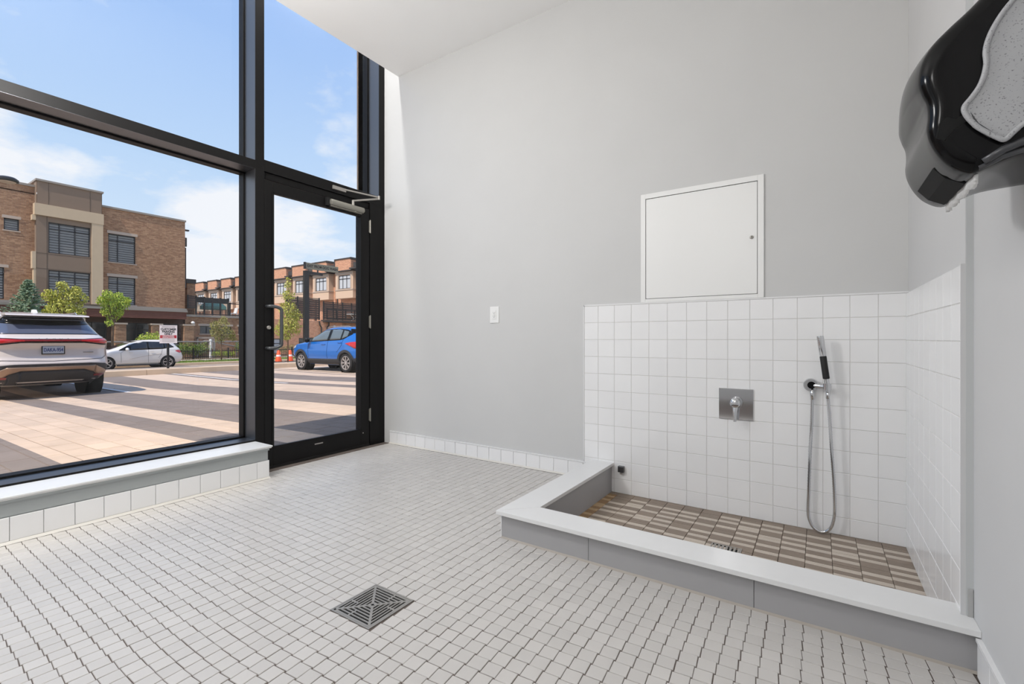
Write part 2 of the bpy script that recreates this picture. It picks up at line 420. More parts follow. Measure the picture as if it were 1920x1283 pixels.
def ftile_mb(mb, x, y, rot, dz, tilt, w=.0472, t=.004, ch=.0012):
    R = Euler((tilt[0], tilt[1], rot)).to_matrix(); h = w/2
    vs = [(-h,-h,-t),(h,-h,-t),(h,h,-t),(-h,h,-t),(-h,-h,-ch),(h,-h,-ch),(h,h,-ch),(-h,h,-ch),(-h+ch,-h+ch,0),(h-ch,-h+ch,0),(h-ch,h-ch,0),(-h+ch,h-ch,0)]
    vs = [R @ Vector(p) + Vector((x, y, dz)) for p in vs]
    mb.add(vs, [(0,1,5,4),(1,2,6,5),(2,3,7,6),(3,0,4,7),(4,5,9,8),(5,6,10,9),(6,7,11,10),(7,4,8,11),(8,9,10,11)])
fm = MB(); ftile_mb(fm, 0, 0, 0, 0, (0, 0)); fo = fm.build('tile', M['ftile']); fmesh = fo.data; bpy.data.objects.remove(fo)
rest = MB()
def trot(x): return max(-1, min(1, (x+1.55)/.2))*.09
for n, (d_, x, y) in enumerate(cands):
    rot = trot(x)+random.uniform(-.012, .012); dx_, dy_ = random.uniform(-.0006, .0006), random.uniform(-.0006, .0006)
    tilt = (random.uniform(-.006, .006), random.uniform(-.006, .006)); dz = random.uniform(-.0003, .0003)
    if n < 300:
        o = bpy.data.objects.new('tile', fmesh); COL.objects.link(o); o.parent = fl; o.location = (x+dx_, y+dy_, dz); o.rotation_euler = (tilt[0], tilt[1], rot)
    else: ftile_mb(rest, x+dx_, y+dy_, rot, dz, tilt)
rest.build('mosaic_tiles', M['ftile'], fl, kind='stuff')

# --- baseboards of single tiles with a white cap
def baseboard(name, ax, fixed, a0, a1, face, z1=.101, first=None):
    """ax 'x' runs along x at y=fixed facing -y ; ax 'y' runs along y at x=fixed facing +x(face=1)/-x(face=-1)"""
    if ax == 'x':
        root = MB().box(a0, a1, fixed-.002, fixed, .0, z1).build(name, M['grout'], kind='structure')
        MB().box(a0, a1, fixed-.012, fixed, z1, z1+.008).build('cap_strip', M['trimw'], root)
        MB().prism([(fixed, .0), (fixed-.022, .0), (fixed-.010, .007), (fixed-.008, .012), (fixed, .012)], 'x', a0, a1).build('silicone_bead', M['silicone'], root)
    else:
        root = MB().box(fixed, fixed+face*.002, a0, a1, .0, z1).build(name, M['grout'], kind='structure')
        MB().box(fixed, fixed+face*.012, a0, a1, z1, z1+.008).build('cap_strip', M['trimw'], root)
    p = first if first is not None else a0
    e = [a0] + [v for v in [p+P*k for k in range(-60, 60)] if a0+.01 < v < a1-.01] + [a1]
    for u0, u1 in zip(e, e[1:]):
        if ax == 'x': put_tile(root, (0, 0, 0), (u0+u1)/2, fixed-.001, z1/2+.003, u1-u0-.002, z1-.008, .008, M['tile'], jit=.002)
        else: put_tile(root, (0, 0, 0), fixed+face*.001, (u0+u1)/2, z1/2+.002, u1-u0-.002, z1-.006, .008, M['tile'], rotz=(PI/2 if face > 0 else -PI/2), jit=.002)
    return root
baseboard('baseboard_back', 'x', D, -3.165, -1.25, -1, first=-3.165+.095)
baseboard('baseboard_right', 'y', XR, YB, 1.742, -1, first=1.742)

# --- low sill wall under the window
XF = -3.037
sw = MB().box(-3.24, XF-.006, YB, 1.672, 0, .200).build('wall_left', M['sillgray'], kind='structure')
MB().box(XF-.010, XF-.001, YB, 1.668, .122, .200).box(XF-.001, XF+.006, YB, 1.675, .184, .204).build('apron', M['sillgray'], sw)
MB().box(-3.24, XF+.014, YB, 1.694, .204, .214).box(-3.24, XF+.010, YB, 1.689, .197, .204).build('sill_board', M['stone'], sw, bevel=.002, label='white stone window sill board')
e = [.495-P*k for k in range(20, 0, -1)] + [.495+P*k for k in range(0, 11)] + [1.677]
e = sorted(set(round(v, 4) for v in e if v > YB))
for u0, u1 in zip(e, e[1:]):
    put_tile(sw, (0, 0, 0), XF-.007, (u0+u1)/2, .064, u1-u0-.002, .107, .008, M['tile'], rotz=PI/2, jit=.002)
MB().box(-3.2, XF, 1.6715, 1.6775, .010, .117).build('end_tile', M['tile'], sw)
MB().prism([(XF-.004, .0), (XF+.018, .0), (XF+.008, .006), (XF+.003, .010), (XF-.004, .010)], 'y', YB, 1.68).build('silicone_bead', M['silicone'], sw)

# --- window wall (fixed panes)
XG = -3.40
win = Thing('window_1', (XW, 1.7, 0), kind='structure')
A, AI = M['alum'], M['alumin']
YM0, YM1 = 1.693, 1.755
def member(name, x0, y0, y1, z0, z1, shade=None):
    """interior box section plus glazing stop"""
    return win.part(name, MB().box(x0, XG+.025, y0, y1, z0, z1).box(XG-.03, XG+.028, y0-.0, y1+.0, z0, z1), A, bevel=.0015)
def reveal_v(y, y2, z0, z1):
    return win.part('reveal', MB().box(XG+.028, XW-.001, y, y2, z0, z1), AI)
win.part('mullion', MB().box(XW, XG+.022, YM0, YM1, .205, 4.0).box(XG+.022, XG-.04, YM0-.012, YM1+.012, .205, 4.0), A, bevel=.0015)
win.part('mullion', MB().box(XW, XG+.022, -.62, -.56, .205, 4.0).box(XG+.022, XG-.04, -.632, -.548, .205, 4.0), A, bevel=.0015)
win.part('transom', MB().box(XW, XG+.022, -.56, YM0, 2.097, 2.156).box(XG+.022, XG-.04, -.56, YM0, 2.085, 2.168), A, bevel=.0015)
win.part('transom', MB().box(XW, XG+.022, YB, -.62, 2.097, 2.156).box(XG+.022, XG-.04, YB, -.62, 2.085, 2.168), A, bevel=.0015)
win.part('transom', MB().box(XW, XG+.022, YM1, 2.775, 2.096, 2.177).box(XG+.022, XG-.04, YM1, 2.775, 2.085, 2.188), A, bevel=.0015)
win.part('jamb', MB().box(XW, XG+.022, 2.772, D, 0, 4.0).box(XG+.022, XG-.04, 2.755, D, 0, 4.0), A, bevel=.0015)
win.part('sill_frame', MB().box(XW, XG+.022, YB, YM0, .205, .224).box(XG+.022, XG-.04, YB, YM0, .205, .236), A, bevel=.0015)
for y0, y1, z0, z1 in ((-.55, YM0-.01, .235, 2.087), (-.55, YM0-.01, 2.166, 4.0), (YM1+.01, 2.757, 2.186, 4.0), (YB, -.63, .235, 2.087), (YB, -.63, 2.166, 4.0)):
    win.part('pane', MB().box(XG-.004, XG+.002, y0, y1, z0, z1), M['glass'])

for nm, b in (('reveal', (XG+.024, XW-.002, YM0-.0012, YM0+.001, .225, 2.096)), ('reveal', (XG+.024, XW-.002, YM0-.0012, YM0+.001, 2.157, 4.0)), ('reveal', (XG+.024, XW-.002, 2.7708, 2.773, 2.178, 4.0)),
              ('reveal', (XG+.024, XW-.002, -.56, YM0-.002, 2.0958, 2.098)), ('reveal', (XG+.024, XW-.002, -.56, YM0-.002, .2235, .2252)), ('reveal', (XG+.024, XW-.002, YM1, 2.770, 2.1765, 2.1782))):
    win.part(nm, MB().box(*b), AI)

# --- door
dr = Thing('door_1', (XW, 2.2, 0), kind='structure')
y0, y1 = 1.757, 2.665
g = (1.817, 2.578, .150, 1.962)
XD0, XD1 = XW+.000, XW-.045
leaf = MB().box(XD0, XD1, y0, g[0], .008, 2.040).box(XD0, XD1, g[1], y1, .008, 2.040).box(XD0, XD1, g[0], g[1], .008, g[2]).box(XD0, XD1, g[0], g[1], g[3], 2.040)
lf = dr.part('door_leaf', leaf, A, bevel=.002)
dr.part('glazing_bead', MB().box(XD0+.004, XD0, g[0]-.008, g[0]+.006, g[2]-.004, g[3]+.004).box(XD0+.004, XD0, g[1]-.006, g[1]+.008, g[2]-.004, g[3]+.004).box(XD0+.004, XD0, g[0], g[1], g[2]-.004, g[2]+.006).box(XD0+.004, XD0, g[0], g[1], g[3]-.006, g[3]+.004), A)
dr.part('pane', MB().box(XW-.026, XW-.020, g[0], g[1], g[2], g[3]), M['glass'])
dr.part('door_frame', MB().box(XW+.002, XG-.03, 2.672, 2.772, 0, 2.096).box(XW-.015, XG-.03, y0, 2.672, 2.048, 2.096).box(XW-.05, XG-.03, 1.7, y0+.005, 0, 2.096).box(XW-.002, XW-.05, 1.70, 1.757, 0, .205), A, bevel=.002)
dr.part('threshold', MB().box(XW-.002, XG-.03, 1.70, D, -.002, .006), mat('threshold', (60, 58, 56), .5, metal=.4))
for z in (1.89, 1.068, .266):
    dr.part('hinge', MB().tube([(XW+.010, 2.668, z-.056), (XW+.010, 2.668, z+.056)], .0055, 10).box(XW, XW+.008, 2.660, 2.676, z-.05, z+.05), M['closer'])
dr.part('lock_cylinder', MB().lathe([(.014, 0), (.014, .008), (.011, .012), (.004, .012)], (XW, 1.785, 1.0), 'x', 20), M['steel'], smooth=True, angle=40)
hp = [(XW, 1.772, 1.150), (XW+.045, 1.778, 1.150)]
def pull(xs, sgn):
    pts = [(xs, 1.770, 1.150), (xs+sgn*.035, 1.774, 1.150)]
    for k in range(0, 7):
        a = PI/2*k/6; pts.append((xs+sgn*(.035+.033*math.sin(a)), 1.776+.045+.02*math.sin(a)-.04*(1-math.sin(a)), 1.150-.028*(1-math.cos(a))))
    low = [(x, y, 2.005-z) for x, y, z in reversed(pts)]
    return MB().tube(pts+low, .0115, 12)
dr.part('pull_handle', pull(XW, 1), M['grayhandle'], smooth=True)
dr.part('pull_handle', pull(XW-.05, -1), M['grayhandle'], smooth=True)
cl = dr.part('door_closer', MB().tube([(XW+.030, 2.262, 2.003), (XW+.030, 2.275, 2.003), (XW+.030, 2.575, 2.003), (XW+.030, 2.582, 2.003)], [.017, .024, .024, .017], 18).box(XW, XW+.028, 2.27, 2.565, 1.972, 2.030), M['closer'], smooth=True, angle=40)
dr.sub(cl, 'mounting_plate', MB().box(XW, XW+.022, 2.236, 2.264, 1.972, 2.036), M['black'])
dr.sub(cl, 'closer_arm', MB().tube([(XW+.03, 2.475, 2.02), (XW+.03, 2.475, 2.066)], .011, 12).tube([(XW+.03, 2.475, 2.062), (XW+.13, 2.66, 2.108)], .008, 8).tube([(XW+.13, 2.66, 2.120), (XW+.012, 2.41, 2.14)], .007, 8).tube([(XW+.13, 2.66, 2.10), (XW+.13, 2.66, 2.132)], .009, 10).box(XW, XW+.014, 2.30, 2.42, 2.12, 2.148), M['steel'])
dr.sub(cl, 'valve_screw', MB().lathe([(.009, 0), (.009, .014), (.004, .018)], (XW+.03, 2.50, 1.974), 'z', 10), M['closer'])
dr.part('maker_plate', MB().box(XW, XW+.002, 2.145, 2.215, .104, .112), M['steel'])
dr.part('screw', MB().lathe([(.005, 0), (.003, .003)], (XW, 2.600, .118), 'x', 10), M['steel'])
# weather strip line at the foot of the leaf
dr.part('sweep', MB().box(XW+.001, XW+.004, y0+.01, y1, .008, .018), M['black'])

# --- facade outside of the room (casts the building's shade on the paving)
fa = MB().box(-3.62, -3.45, -14, YB, -.3, 6.4).box(-3.62, -3.24, D, 20, -.3, 6.4).box(-3.62, 6, -14, 20, 4.2, 6.4).box(-4.12, -3.6, -2.1, 20, 6.25, 6.4).build('facade', M['stucco'], kind='structure')
MB().box(-3.62, -3.43, YB, 1.70, -.3, .203).build('plinth', M['alum'], fa)

# ================================================================== SHOWER
sf = MB().box(-1.21, XR, 1.78, D, -.2, -.059).build('shower_floor', mat('shower_grout', (88, 72, 58), .9), kind='structure')
random.seed(5)
stripm = {}
def strip(x0, x1, y0, y1, m, nm='tile'):
    key = (round(x1-x0, 4), round(y1-y0, 4), m.name)
    if key not in stripm:
        w, h = x1-x0, y1-y0; t = .004; c_ = .0008
        mb = MB().add([(-w/2,-h/2,-t),(w/2,-h/2,-t),(w/2,h/2,-t),(-w/2,h/2,-t),(-w/2+c_,-h/2+c_,0),(w/2-c_,-h/2+c_,0),(w/2-c_,h/2-c_,0),(-w/2+c_,h/2-c_,0)], [(0,1,5,4),(1,2,6,5),(2,3,7,6),(3,0,4,7),(4,5,6,7)])
        o = mb.build(nm, m); stripm[key] = o.data; bpy.data.objects.remove(o)
    o = bpy.data.objects.new(nm, stripm[key]); COL.objects.link(o); o.parent = sf
    o.location = ((x0+x1)/2, (y0+y1)/2, -.0553+random.uniform(-.0004, .0004)); return o
tanm = mat('stained_strip', (150, 118, 84), .5, var=.1, nscale=40)
tanl = mat('stained_strip_light', (186, 158, 122), .5, var=.1, nscale=40)
hidden = MB(); cnt = 0
for i in range(15):
    x1 = XS-.0 - .1*i; x0 = x1-.1
    gap = .0022 if 5 <= i <= 12 else .0009
    y = D-.002-random.choice((.012, .03, .05, .07)); prev = 1
    # first partial piece against the wall
    strip(x0+gap/2, x1-gap/2, y+.0006, D-.002, M['dark_tile'])
    while y > 2.26:
        if prev == 0: h, mt = .033, M['light_tile']
        else:
            h, mt = random.choice((.030, .033, .046, .062)), M['dark_tile']
        if random.random() < .10: prev = 1-prev
        if i >= 14: mt = tanl if mt is M['light_tile'] else tanm
        g2 = .0004 if i < 5 else .0010
        h = min(h, y-2.24)
        if h < .008: break
        strip(x0+gap/2, x1-gap/2, y-h+g2/2, y-g2/2, mt); cnt += 1
        y -= h; prev = 1-prev
    while y > 1.90:
        hidden.box(x0+.001, x1-.001, y-.03, y-.001, -.0585, -.0555); y -= .031
hidden.build('mosaic_strips', M['dark_tile'], sf, kind='stuff')
# drain of the shower, mostly behind the curb
sd = Thing('shower_drain', (-.36, 2.315, -.0545), 'small square metal drain cover in the shower floor behind the curb', 'drain')
mb = MB()
mb.box(-.425, -.295, 2.250, 2.256, -.0552, -.0525).box(-.425, -.295, 2.374, 2.38, -.0552, -.0525).box(-.425, -.419, 2.256, 2.374, -.0552, -.0525).box(-.301, -.295, 2.256, 2.374, -.0552, -.0525)
for k in range(7): mb.box(-.413+.017*k, -.404+.017*k, 2.258, 2.372, -.0552, -.0530)
sd.part('grate', mb, M['steel']); sd.part('well', MB().box(-.419, -.301, 2.256, 2.374, -.0555, -.0550), M['void'])

# curb
cb = Thing('shower_curb', (-.4, 1.8, 0), 'low grey curb with white stone cap around the shower floor', 'curb')
CZ = .130; ct = .018
YI = 1.891; XI = -1.091; XO = -1.241; YO = 1.741
cap1 = cb.part('cap', MB().add([(XO,YO,CZ-ct),(XR,YO,CZ-ct),(XR,YI,CZ-ct),(XI,YI,CZ-ct),(XO,YO,CZ),(XR,YO,CZ),(XR,YI,CZ),(XI,YI,CZ)], [(0,3,2,1),(4,5,6,7),(0,1,5,4),(1,2,6,5),(2,3,7,6),(3,0,4,7)]), M['stone'], bevel=.0015, label='white stone cap of the curb')
g_ = .0012
cap2 = cb.part('cap', MB().add([(XO,YO+g_*1.5,CZ-ct),(XI,YI+g_*1.5,CZ-ct),(XI,D,CZ-ct),(XO,D,CZ-ct),(XO,YO+g_*1.5,CZ),(XI,YI+g_*1.5,CZ),(XI,D,CZ),(XO,D,CZ)], [(0,3,2,1),(4,5,6,7),(0,1,5,4),(1,2,6,5),(2,3,7,6),(3,0,4,7)]), M['stone'], bevel=.0015, label='white stone cap of the curb')
fy = 1.767
for a, b in ((-1.224, -.792), (-.790, -.184), (-.182, XR)):
    cb.part('front_panel', MB().box(a, b, fy, fy+.012, .0, CZ-ct), M['graypanel'])
cb.part('core', MB().box(-1.2195, XR, fy+.01, YI-.02, -.058, CZ-ct-.001).box(-1.2195, XI-.018, YI-.02, D, -.058, CZ-ct-.001), M['graypanel'])
cb.part('side_panel', MB().box(-1.227, -1.2195, fy+.004, D, .0, CZ-ct), M['graypanel'])
cb.part('inner_panel', MB().box(XI-.018, XI-.012, YI-.02, D-.008, -.055, CZ-ct), M['graypanel'])
cb.part('corner_strip', MB().box(-1.2285, -1.224, fy-.002, fy+.006, .0, CZ-ct), M['trimw'])
cb.part('silicone_bead', MB().prism([(fy, 0), (fy-.006, 0), (fy, .007)], 'x', -1.227, XR), mat('old_silicone', (170, 162, 152), .6))

# access panel
ap = Thing('access_panel', (-.58, D, 1.144), 'square white metal access hatch on the grey wall above the shower tiles', 'access panel')
x0, x1, z0, z1 = -.915, -.245, 1.1445, 1.808; fwd = .009
fr = MB().box(x0, x0+.029, D-fwd, D, z0, z1).box(x1-.030, x1, D-fwd, D, z0, z1).box(x0+.029, x1-.030, D-fwd, D, z0, z0+.020).box(x0+.029, x1-.030, D-fwd, D, z1-.030, z1)
ap.part('frame', fr, M['white_pl'], bevel=.0012)
ap.part('recess', MB().box(x0+.029, x1-.03, D-.003, D, z0+.02, z1-.03), M['void'])
dr2 = ap.part('hatch_door', MB().box(x0+.0325, x1-.0325, D-.008, D-.003, z0+.0225, z1-.0335), M['white_pl'], bevel=.001)
ap.sub(dr2, 'cam_lock', MB().lathe([(.009, 0), (.009, -.005), (.006, -.007)], (-.304, D-.008, 1.474), 'y', 20), M['steel'], smooth=True, angle=40)
ap.sub(dr2, 'keyhole', MB().box(-.3055, -.3025, D-.0155, D-.0145, 1.471, 1.478), M['void'])

# wall outlet
ou = Thing('wall_outlet', (-2.028, D, 1.04), 'white wall outlet on the plain grey wall left of the tiles', 'outlet')
ou.part('cover_plate', MB().box(-2.069, -1.987, D-.006, D, 1.040, 1.163), M['white_pl'], bevel=.002)
oi_ = ou.part('receptacle', MB().box(-2.045, -2.011, D-.009, D-.006, 1.068, 1.135), M['white_pl'], bevel=.001)
ou.sub(oi_, 'slots', MB().box(-2.036, -2.034, D-.0095, D-.0085, 1.114, 1.122).box(-2.023, -2.021, D-.0095, D-.0085, 1.114, 1.121).box(-2.031, -2.026, D-.0095, D-.0085, 1.106, 1.110)
   .box(-2.036, -2.034, D-.0095, D-.0085, 1.088, 1.096).box(-2.023, -2.021, D-.0095, D-.0085, 1.088, 1.095).box(-2.031, -2.026, D-.0095, D-.0085, 1.080, 1.084), M['void'])
ou.sub(oi_, 'button', MB().box(-2.033, -2.023, D-.0105, D-.009, 1.098, 1.1015).box(-2.033, -2.023, D-.0105, D-.009, 1.1025, 1.105), M['white_pl'])

# shower valve
va = Thing('shower_valve', (-.38, D-.009, .56), 'chrome square shower valve plate with a hanging lever on white tiles', 'valve')
va.part('plate', MB().box(-.468, -.295, D-.0155, D-.009, .474, .646), M['chrome'], bevel=.0012)
va.part('sleeve', MB().lathe([(.031, 0), (.031, -.028), (.029, -.033), (.0, -.033)], (-.379, D-.015, .570), 'y', 32, cap=False), M['chrome'], smooth=True, angle=40)
va.part('lever', MB().tube([(-.379, D-.040, .575), (-.379, D-.052, .555), (-.379, D-.060, .520), (-.379, D-.068, .470)], [.018, .016, .011, .007], 14).lathe([(.026, 0), (.026, -.018), (.018, -.026), (0, -.027)], (-.379, D-.047, .57), 'y', 28, cap=False), M['chrome'], smooth=True, angle=50)

# hand shower
hs = Thing('hand_shower', (0, D-.009, .684), 'chrome and black hand shower wand with looping metal hose on the tiled wall', 'hand shower')
hs.part('escutcheon', MB().lathe([(.033, 0), (.033, -.022), (.030, -.030), (.0, -.030)], (-.033, D-.009, .686), 'y', 36, cap=False), M['chrome'], smooth=True, angle=40)
hs.part('face_disc', MB().lathe([(.018, 0), (.018, -.003), (.0, -.003)], (-.030, D-.039, .686), 'y', 30, cap=False), M['gloss_black'], smooth=True, angle=40)
hs.part('bracket', MB().tube([(-.02, D-.028, .684), (.02, D-.045, .682), (.048, D-.062, .683)], [.014, .012, .012], 16).lathe([(.017, -.016), (.017, .016)], (.036, D-.068, .684), 'z', 20), M['chrome'], smooth=True, angle=40)
wx = lambda t: .0365 + (-.0305)*t
wp = lambda t: (.0365-.0305*t, D-.066-.004*t, .685+.250*t)
hs.part('wand_stem', MB().tube([wp(-.12), wp(-.02), wp(-.019), wp(.15)], [.009, .012, .011, .011], 20), M['chrome'], smooth=True, angle=40)
hs.part('spray_head', MB().tube([wp(.60), wp(.62), wp(.97), wp(1.0)], [.0135, .0145, .0155, .0145], 20), M['chrome'], smooth=True, angle=40)
hs.part('grip', MB().tube([wp(.15), wp(.16), wp(.59), wp(.60)], [.012, .0145, .0145, .0135], 20), M['black'], smooth=True, angle=40, label='black rubber grip of the wand')
hs.part('hose_nut', MB().tube([(-.0265, D-.028, .668), (-.0265, D-.030, .612)], [.012, .009], 16), M['chrome'], smooth=True)
hs.part('hose_nut', MB().tube([wp(-.10), (.0375, D-.064, .625)], [.0095, .008], 16), M['chrome'], smooth=True)
hose_pts = [(-.0265, .626), (-.029, .505), (-.036, .342), (-.042, .152), (-.045, .043), (-.036, -.005), (-.018, -.034), (.012, -.0455), (.040, -.030), (.058, .008), (.066, .079), (.062, .223), (.053, .380), (.045, .538), (.0375, .640)]
def smooth_path(pts, n=12):
    out = []
    for i in range(len(pts)-1):
        p0, p1, p2, p3 = pts[max(i-1, 0)], pts[i], pts[i+1], pts[min(i+2, len(pts)-1)]
        for k in range(n):
            t = k/n; out.append(tuple(.5*((2*b)+(-a+c)*t+(2*a-5*b+4*c-d)*t*t+(-a+3*b-3*c+d)*t**3) for a, b, c, d in zip(p0, p1, p2, p3)))
    out.append(pts[-1]); return out
hp3 = [(x, D-.030-.034*(i/14), z) for i, (x, z) in enumerate(hose_pts)]
pth = smooth_path(hp3, 26)
hs.part('hose', MB().tube(pth, [(.0078 if i % 2 else .0066) for i in range(len(pth))], 8), M['chrome'], smooth=True)

# small outlet elbow
je = Thing('hose_outlet', (-1.035, D-.009, .10), 'small square dark chrome water outlet low on the tiled wall by the curb', 'outlet')
je.part('plate', MB().box(-1.055, -1.017, D-.034, D-.009, .082, .120), mat('dark_chrome', (92, 92, 94), .3, metal=.8), bevel=.003)
je.part('nipple', MB().tube([(-1.037, D-.022, .084), (-1.037, D-.022, .070)], .008, 14), M['steel'])

# floor drain
fd = Thing('floor_drain', ((DX0+DX1)/2, (DY0+DY1)/2, 0), 'square slotted steel floor drain set in the small white floor tiles', 'drain')
cx, cy, hw = (DX0+DX1)/2, (DY0+DY1)/2, .098
fd.part('well', MB().box(cx-hw+.002, cx+hw-.002, cy-hw+.002, cy+hw-.002, -.0026, -.0022), M['void'])
def ringmb(mb, ro, ri, z0, z1):
    mb.box(cx-ro, cx+ro, cy-ro, cy-ri, z0, z1).box(cx-ro, cx+ro, cy+ri, cy+ro, z0, z1).box(cx-ro, cx-ri, cy-ri, cy+ri, z0, z1).box(cx+ri, cx+ro, cy-ri, cy+ri, z0, z1)
mb = MB(); ringmb(mb, .098, .0925, -.003, .0012); fd.part('frame', mb, M['steel'])
mb = MB(); ringmb(mb, .0915, .084, -.002, .0008)
for k in range(6):
    ro = .0772-.0125*k; ringmb(mb, ro, ro-.0052, -.002, .0008)
for sx, sy in ((1, 1), (1, -1), (-1, 1), (-1, -1)):
    for_ = .0035
    p = [(cx+sx*.004-sy*for_*0, cy)]
    d1 = Vector((sx, sy)).normalized(); n1 = Vector((-d1.y, d1.x))*.0042
    a_, b_ = Vector((cx, cy)), Vector((cx, cy))+d1*.118
    mb.prism([tuple(a_+n1), tuple(a_-n1), tuple(b_-n1), tuple(b_+n1)], 'z', -.002, .0010)
for dx_, dy_ in ((1, 0), (-1, 0), (0, 1), (0, -1)):
    q = .02*(1 if dx_+dy_ > 0 else -1)
    a0, a1 = (.052, .088)
    mb.box(cx+dx_*a0-(.003 if dx_ == 0 else 0)+(q if dx_ == 0 else 0), cx+dx_*a1+(.003 if dx_ == 0 else 0)+(q if dx_ == 0 else 0), cy+dy_*a0-(.003 if dy_ == 0 else 0)+(q if dy_ == 0 else 0), cy+dy_*a1+(.003 if dy_ == 0 else 0)+(q if dy_ == 0 else 0), -.002, .0009)
mb.box(cx-.003, cx+.003, cy-.015, cy+.015, -.002, .0009)
fd.part('grate', mb, M['steel'])
fd.part('screw', MB().lathe([(.004, .0008), (.003, .0022)], (cx-.085, cy-.0885+.0005, 0), 'z', 10), M['void'])

# ================================================================== DISPENSER on the right wall
Y1, Y2 = 1.15, 1.45
dp = Thing('towel_dispenser', (XR, 1.3, 1.22), 'glossy black paper towel dispenser with speckled grey side plate on the right wall', 'dispenser')
prof = [(XR, 1.60), (.32, 1.592), (.275, 1.560), (.235, 1.520), (.207, 1.495), (.183, 1.470), (.168, 1.440), (.162, 1.410), (.165, 1.385), (.171, 1.363), (.1725, 1.341), (.171, 1.314), (.176, 1.289), (.189, 1.26), (.207, 1.237), (.234, 1.222), (.262, 1.232), (.30, 1.245), (XR, 1.25)]
def smooth_prof(pr, n=5):
    p3 = [(a, 0, b) for a, b in pr]; return [(a, c) for a, b, c in smooth_path(p3, n)]
pr = smooth_prof(prof)
def shell(mb, pr, ya, yb, r=.022, steps=6):
    """profile extruded along y with rounded ends (profile shrinks towards its back centre)"""
    cx_, cz_ = XR, 1.42
    full = [(ya+r-r*math.cos(t), r*(1-math.sin(t))) for t in [PI/2*k/steps for k in range(steps+1)]]
    end = [(yb-r+r*math.cos(t), r*(1-math.sin(t))) for t in [PI/2*k/steps for k in range(steps, -1, -1)]]
    mid = [(ya+r+(yb-ya-2*r)*k/10, 0) for k in range(1, 10)]
    allr = full+mid+end
    n = len(pr); vs = []
    for y, ins in allr:
        for i, (x, z) in enumerate(pr):
            a = Vector(pr[max(i-1, 0)]); b = Vector(pr[min(i+1, n-1)]); t = (b-a).normalized(); nr = Vector((-t.y, t.x))
            # inward = towards the body's inside
            if nr.dot(Vector((cx_-.06, cz_))-Vector((x, z))) < 0: nr = -nr
            wz_ = max(0, min(1, (z-1.37)/.08)); bul = .020*math.sin(PI*max(0, min(1, (y-ya)/(yb-ya))))**.8*wz_*min(1, (XR-x)/.04)
            q = Vector((x, z))+nr*(ins-bul)
            vs.append((min(q.x, XR), y, q.y))
    fs = []
    for k in range(len(allr)-1):
        for i in range(n-1):
            a = k*n+i; fs.append((a, a+1, a+n+1, a+n))
    fs.append(tuple(range(n))); fs.append(tuple(range((len(allr)-1)*n+n-1, (len(allr)-1)*n-1, -1)))
    mb.add(vs, fs)
mb = MB(); shell(mb, pr, Y1, Y2)
dp.part('cover', mb, M['gloss_black'], smooth=True, angle=50)
gp = [(.358, 1.56), (.33, 1.55), (.293, 1.523), (.28, 1.505), (.267, 1.487), (.255, 1.464), (.248, 1.443), (.2455, 1.425), (.2465, 1.406), (.2435, 1.385), (.237, 1.366), (.227, 1.350), (.218, 1.336), (.221, 1.320), (.234, 1.298), (.248, 1.283), (.262, 1.270), (.270, 1.266), (.281, 1.277), (.295, 1.289), (.33, 1.30), (.358, 1.302)]
gps = smooth_prof(gp, 4)
speck = bpy.data.materials.new('speckled_grey'); speck.use_nodes = True; k = NT(speck)
g_eo = k.n('ShaderNodeNewGeometry'); vo = k.n('ShaderNodeTexNoise'); k.l(g_eo.outputs['Position'], vo.inputs['Vector']); vo.inputs['Scale'].default_value = 330; vo.inputs['Detail'].default_value = 2
rp = k.n('ShaderNodeValToRGB'); k.l(vo.outputs['Fac'], rp.inputs[0]); rp.color_ramp.elements[0].position = .30; rp.color_ramp.elements[0].color = s2l((112, 112, 114)); rp.color_ramp.elements[1].position = .40; rp.color_ramp.elements[1].color = s2l((168, 169, 171))
k.l(rp.outputs[0], k.b.inputs['Base Color']); k.b.inputs['Roughness'].default_value = .45
dp.part('side_plate', MB().prism(gps, 'y', Y1-.007, Y1+.004), speck, label='speckled grey side plate')
# raised rim following the plate's wavy edge
rimp = [(x, Y1-.008, z) for x, z in gps[4:-6]]
dp.part('plate_rim', MB().tube(rimp, .0042, 8), speck, smooth=True)
dp.part('latch_recess', MB().prism([(.182, 1.292), (.186, 1.318), (.196, 1.327), (.208, 1.320), (.218, 1.326), (.229, 1.330), (.233, 1.322), (.222, 1.312), (.206, 1.302), (.193, 1.285)], 'y', Y1-.0016, Y1+.002), M['void'])
dp.part('rib', MB().tube([(.226, Y1-.001, 1.327), (.235, Y1-.002, 1.302), (.256, Y1-.002, 1.278)], .006, 8).tube([(.245, Y1+.004, 1.236), (.27, Y1+.002, 1.252), (.31, Y1, 1.266), (.36, Y1, 1.272)], .007, 8).tube([(.24, Y1+.01, 1.228), (.27, Y1+.01, 1.243), (.31, Y1+.01, 1.253), (.36, Y1+.01, 1.257)], .006, 8), mat('charcoal_plastic', (66, 67, 70), .3), smooth=True)
dp.part('paper_slot', MB().prism([(.1885, 1.2575), (.2065, 1.2345), (.2335, 1.2190), (.2400, 1.2240), (.210, 1.245), (.196, 1.262)], 'y', Y1+.075, Y2-.055), M['void'])
random.seed(3)
edge = []
mbp = MB()
ny = 24; vs = []
for i in range(ny+1):
    y = Y1+.035+(Y2-Y1-.07)*i/ny; zz = 1.206+.003*math.sin(i*1.7)
    vs += [(.240, y, 1.245), (.239+.002*math.sin(i*.9), y, zz), (.245+.002*math.sin(i*.9), y, zz), (.246, y, 1.245)]
fs = []
for i in range(ny):
    for j in range(4):
        a = i*4+j; b = i*4+(j+1) % 4; fs.append((a, b, b+4, a+4))
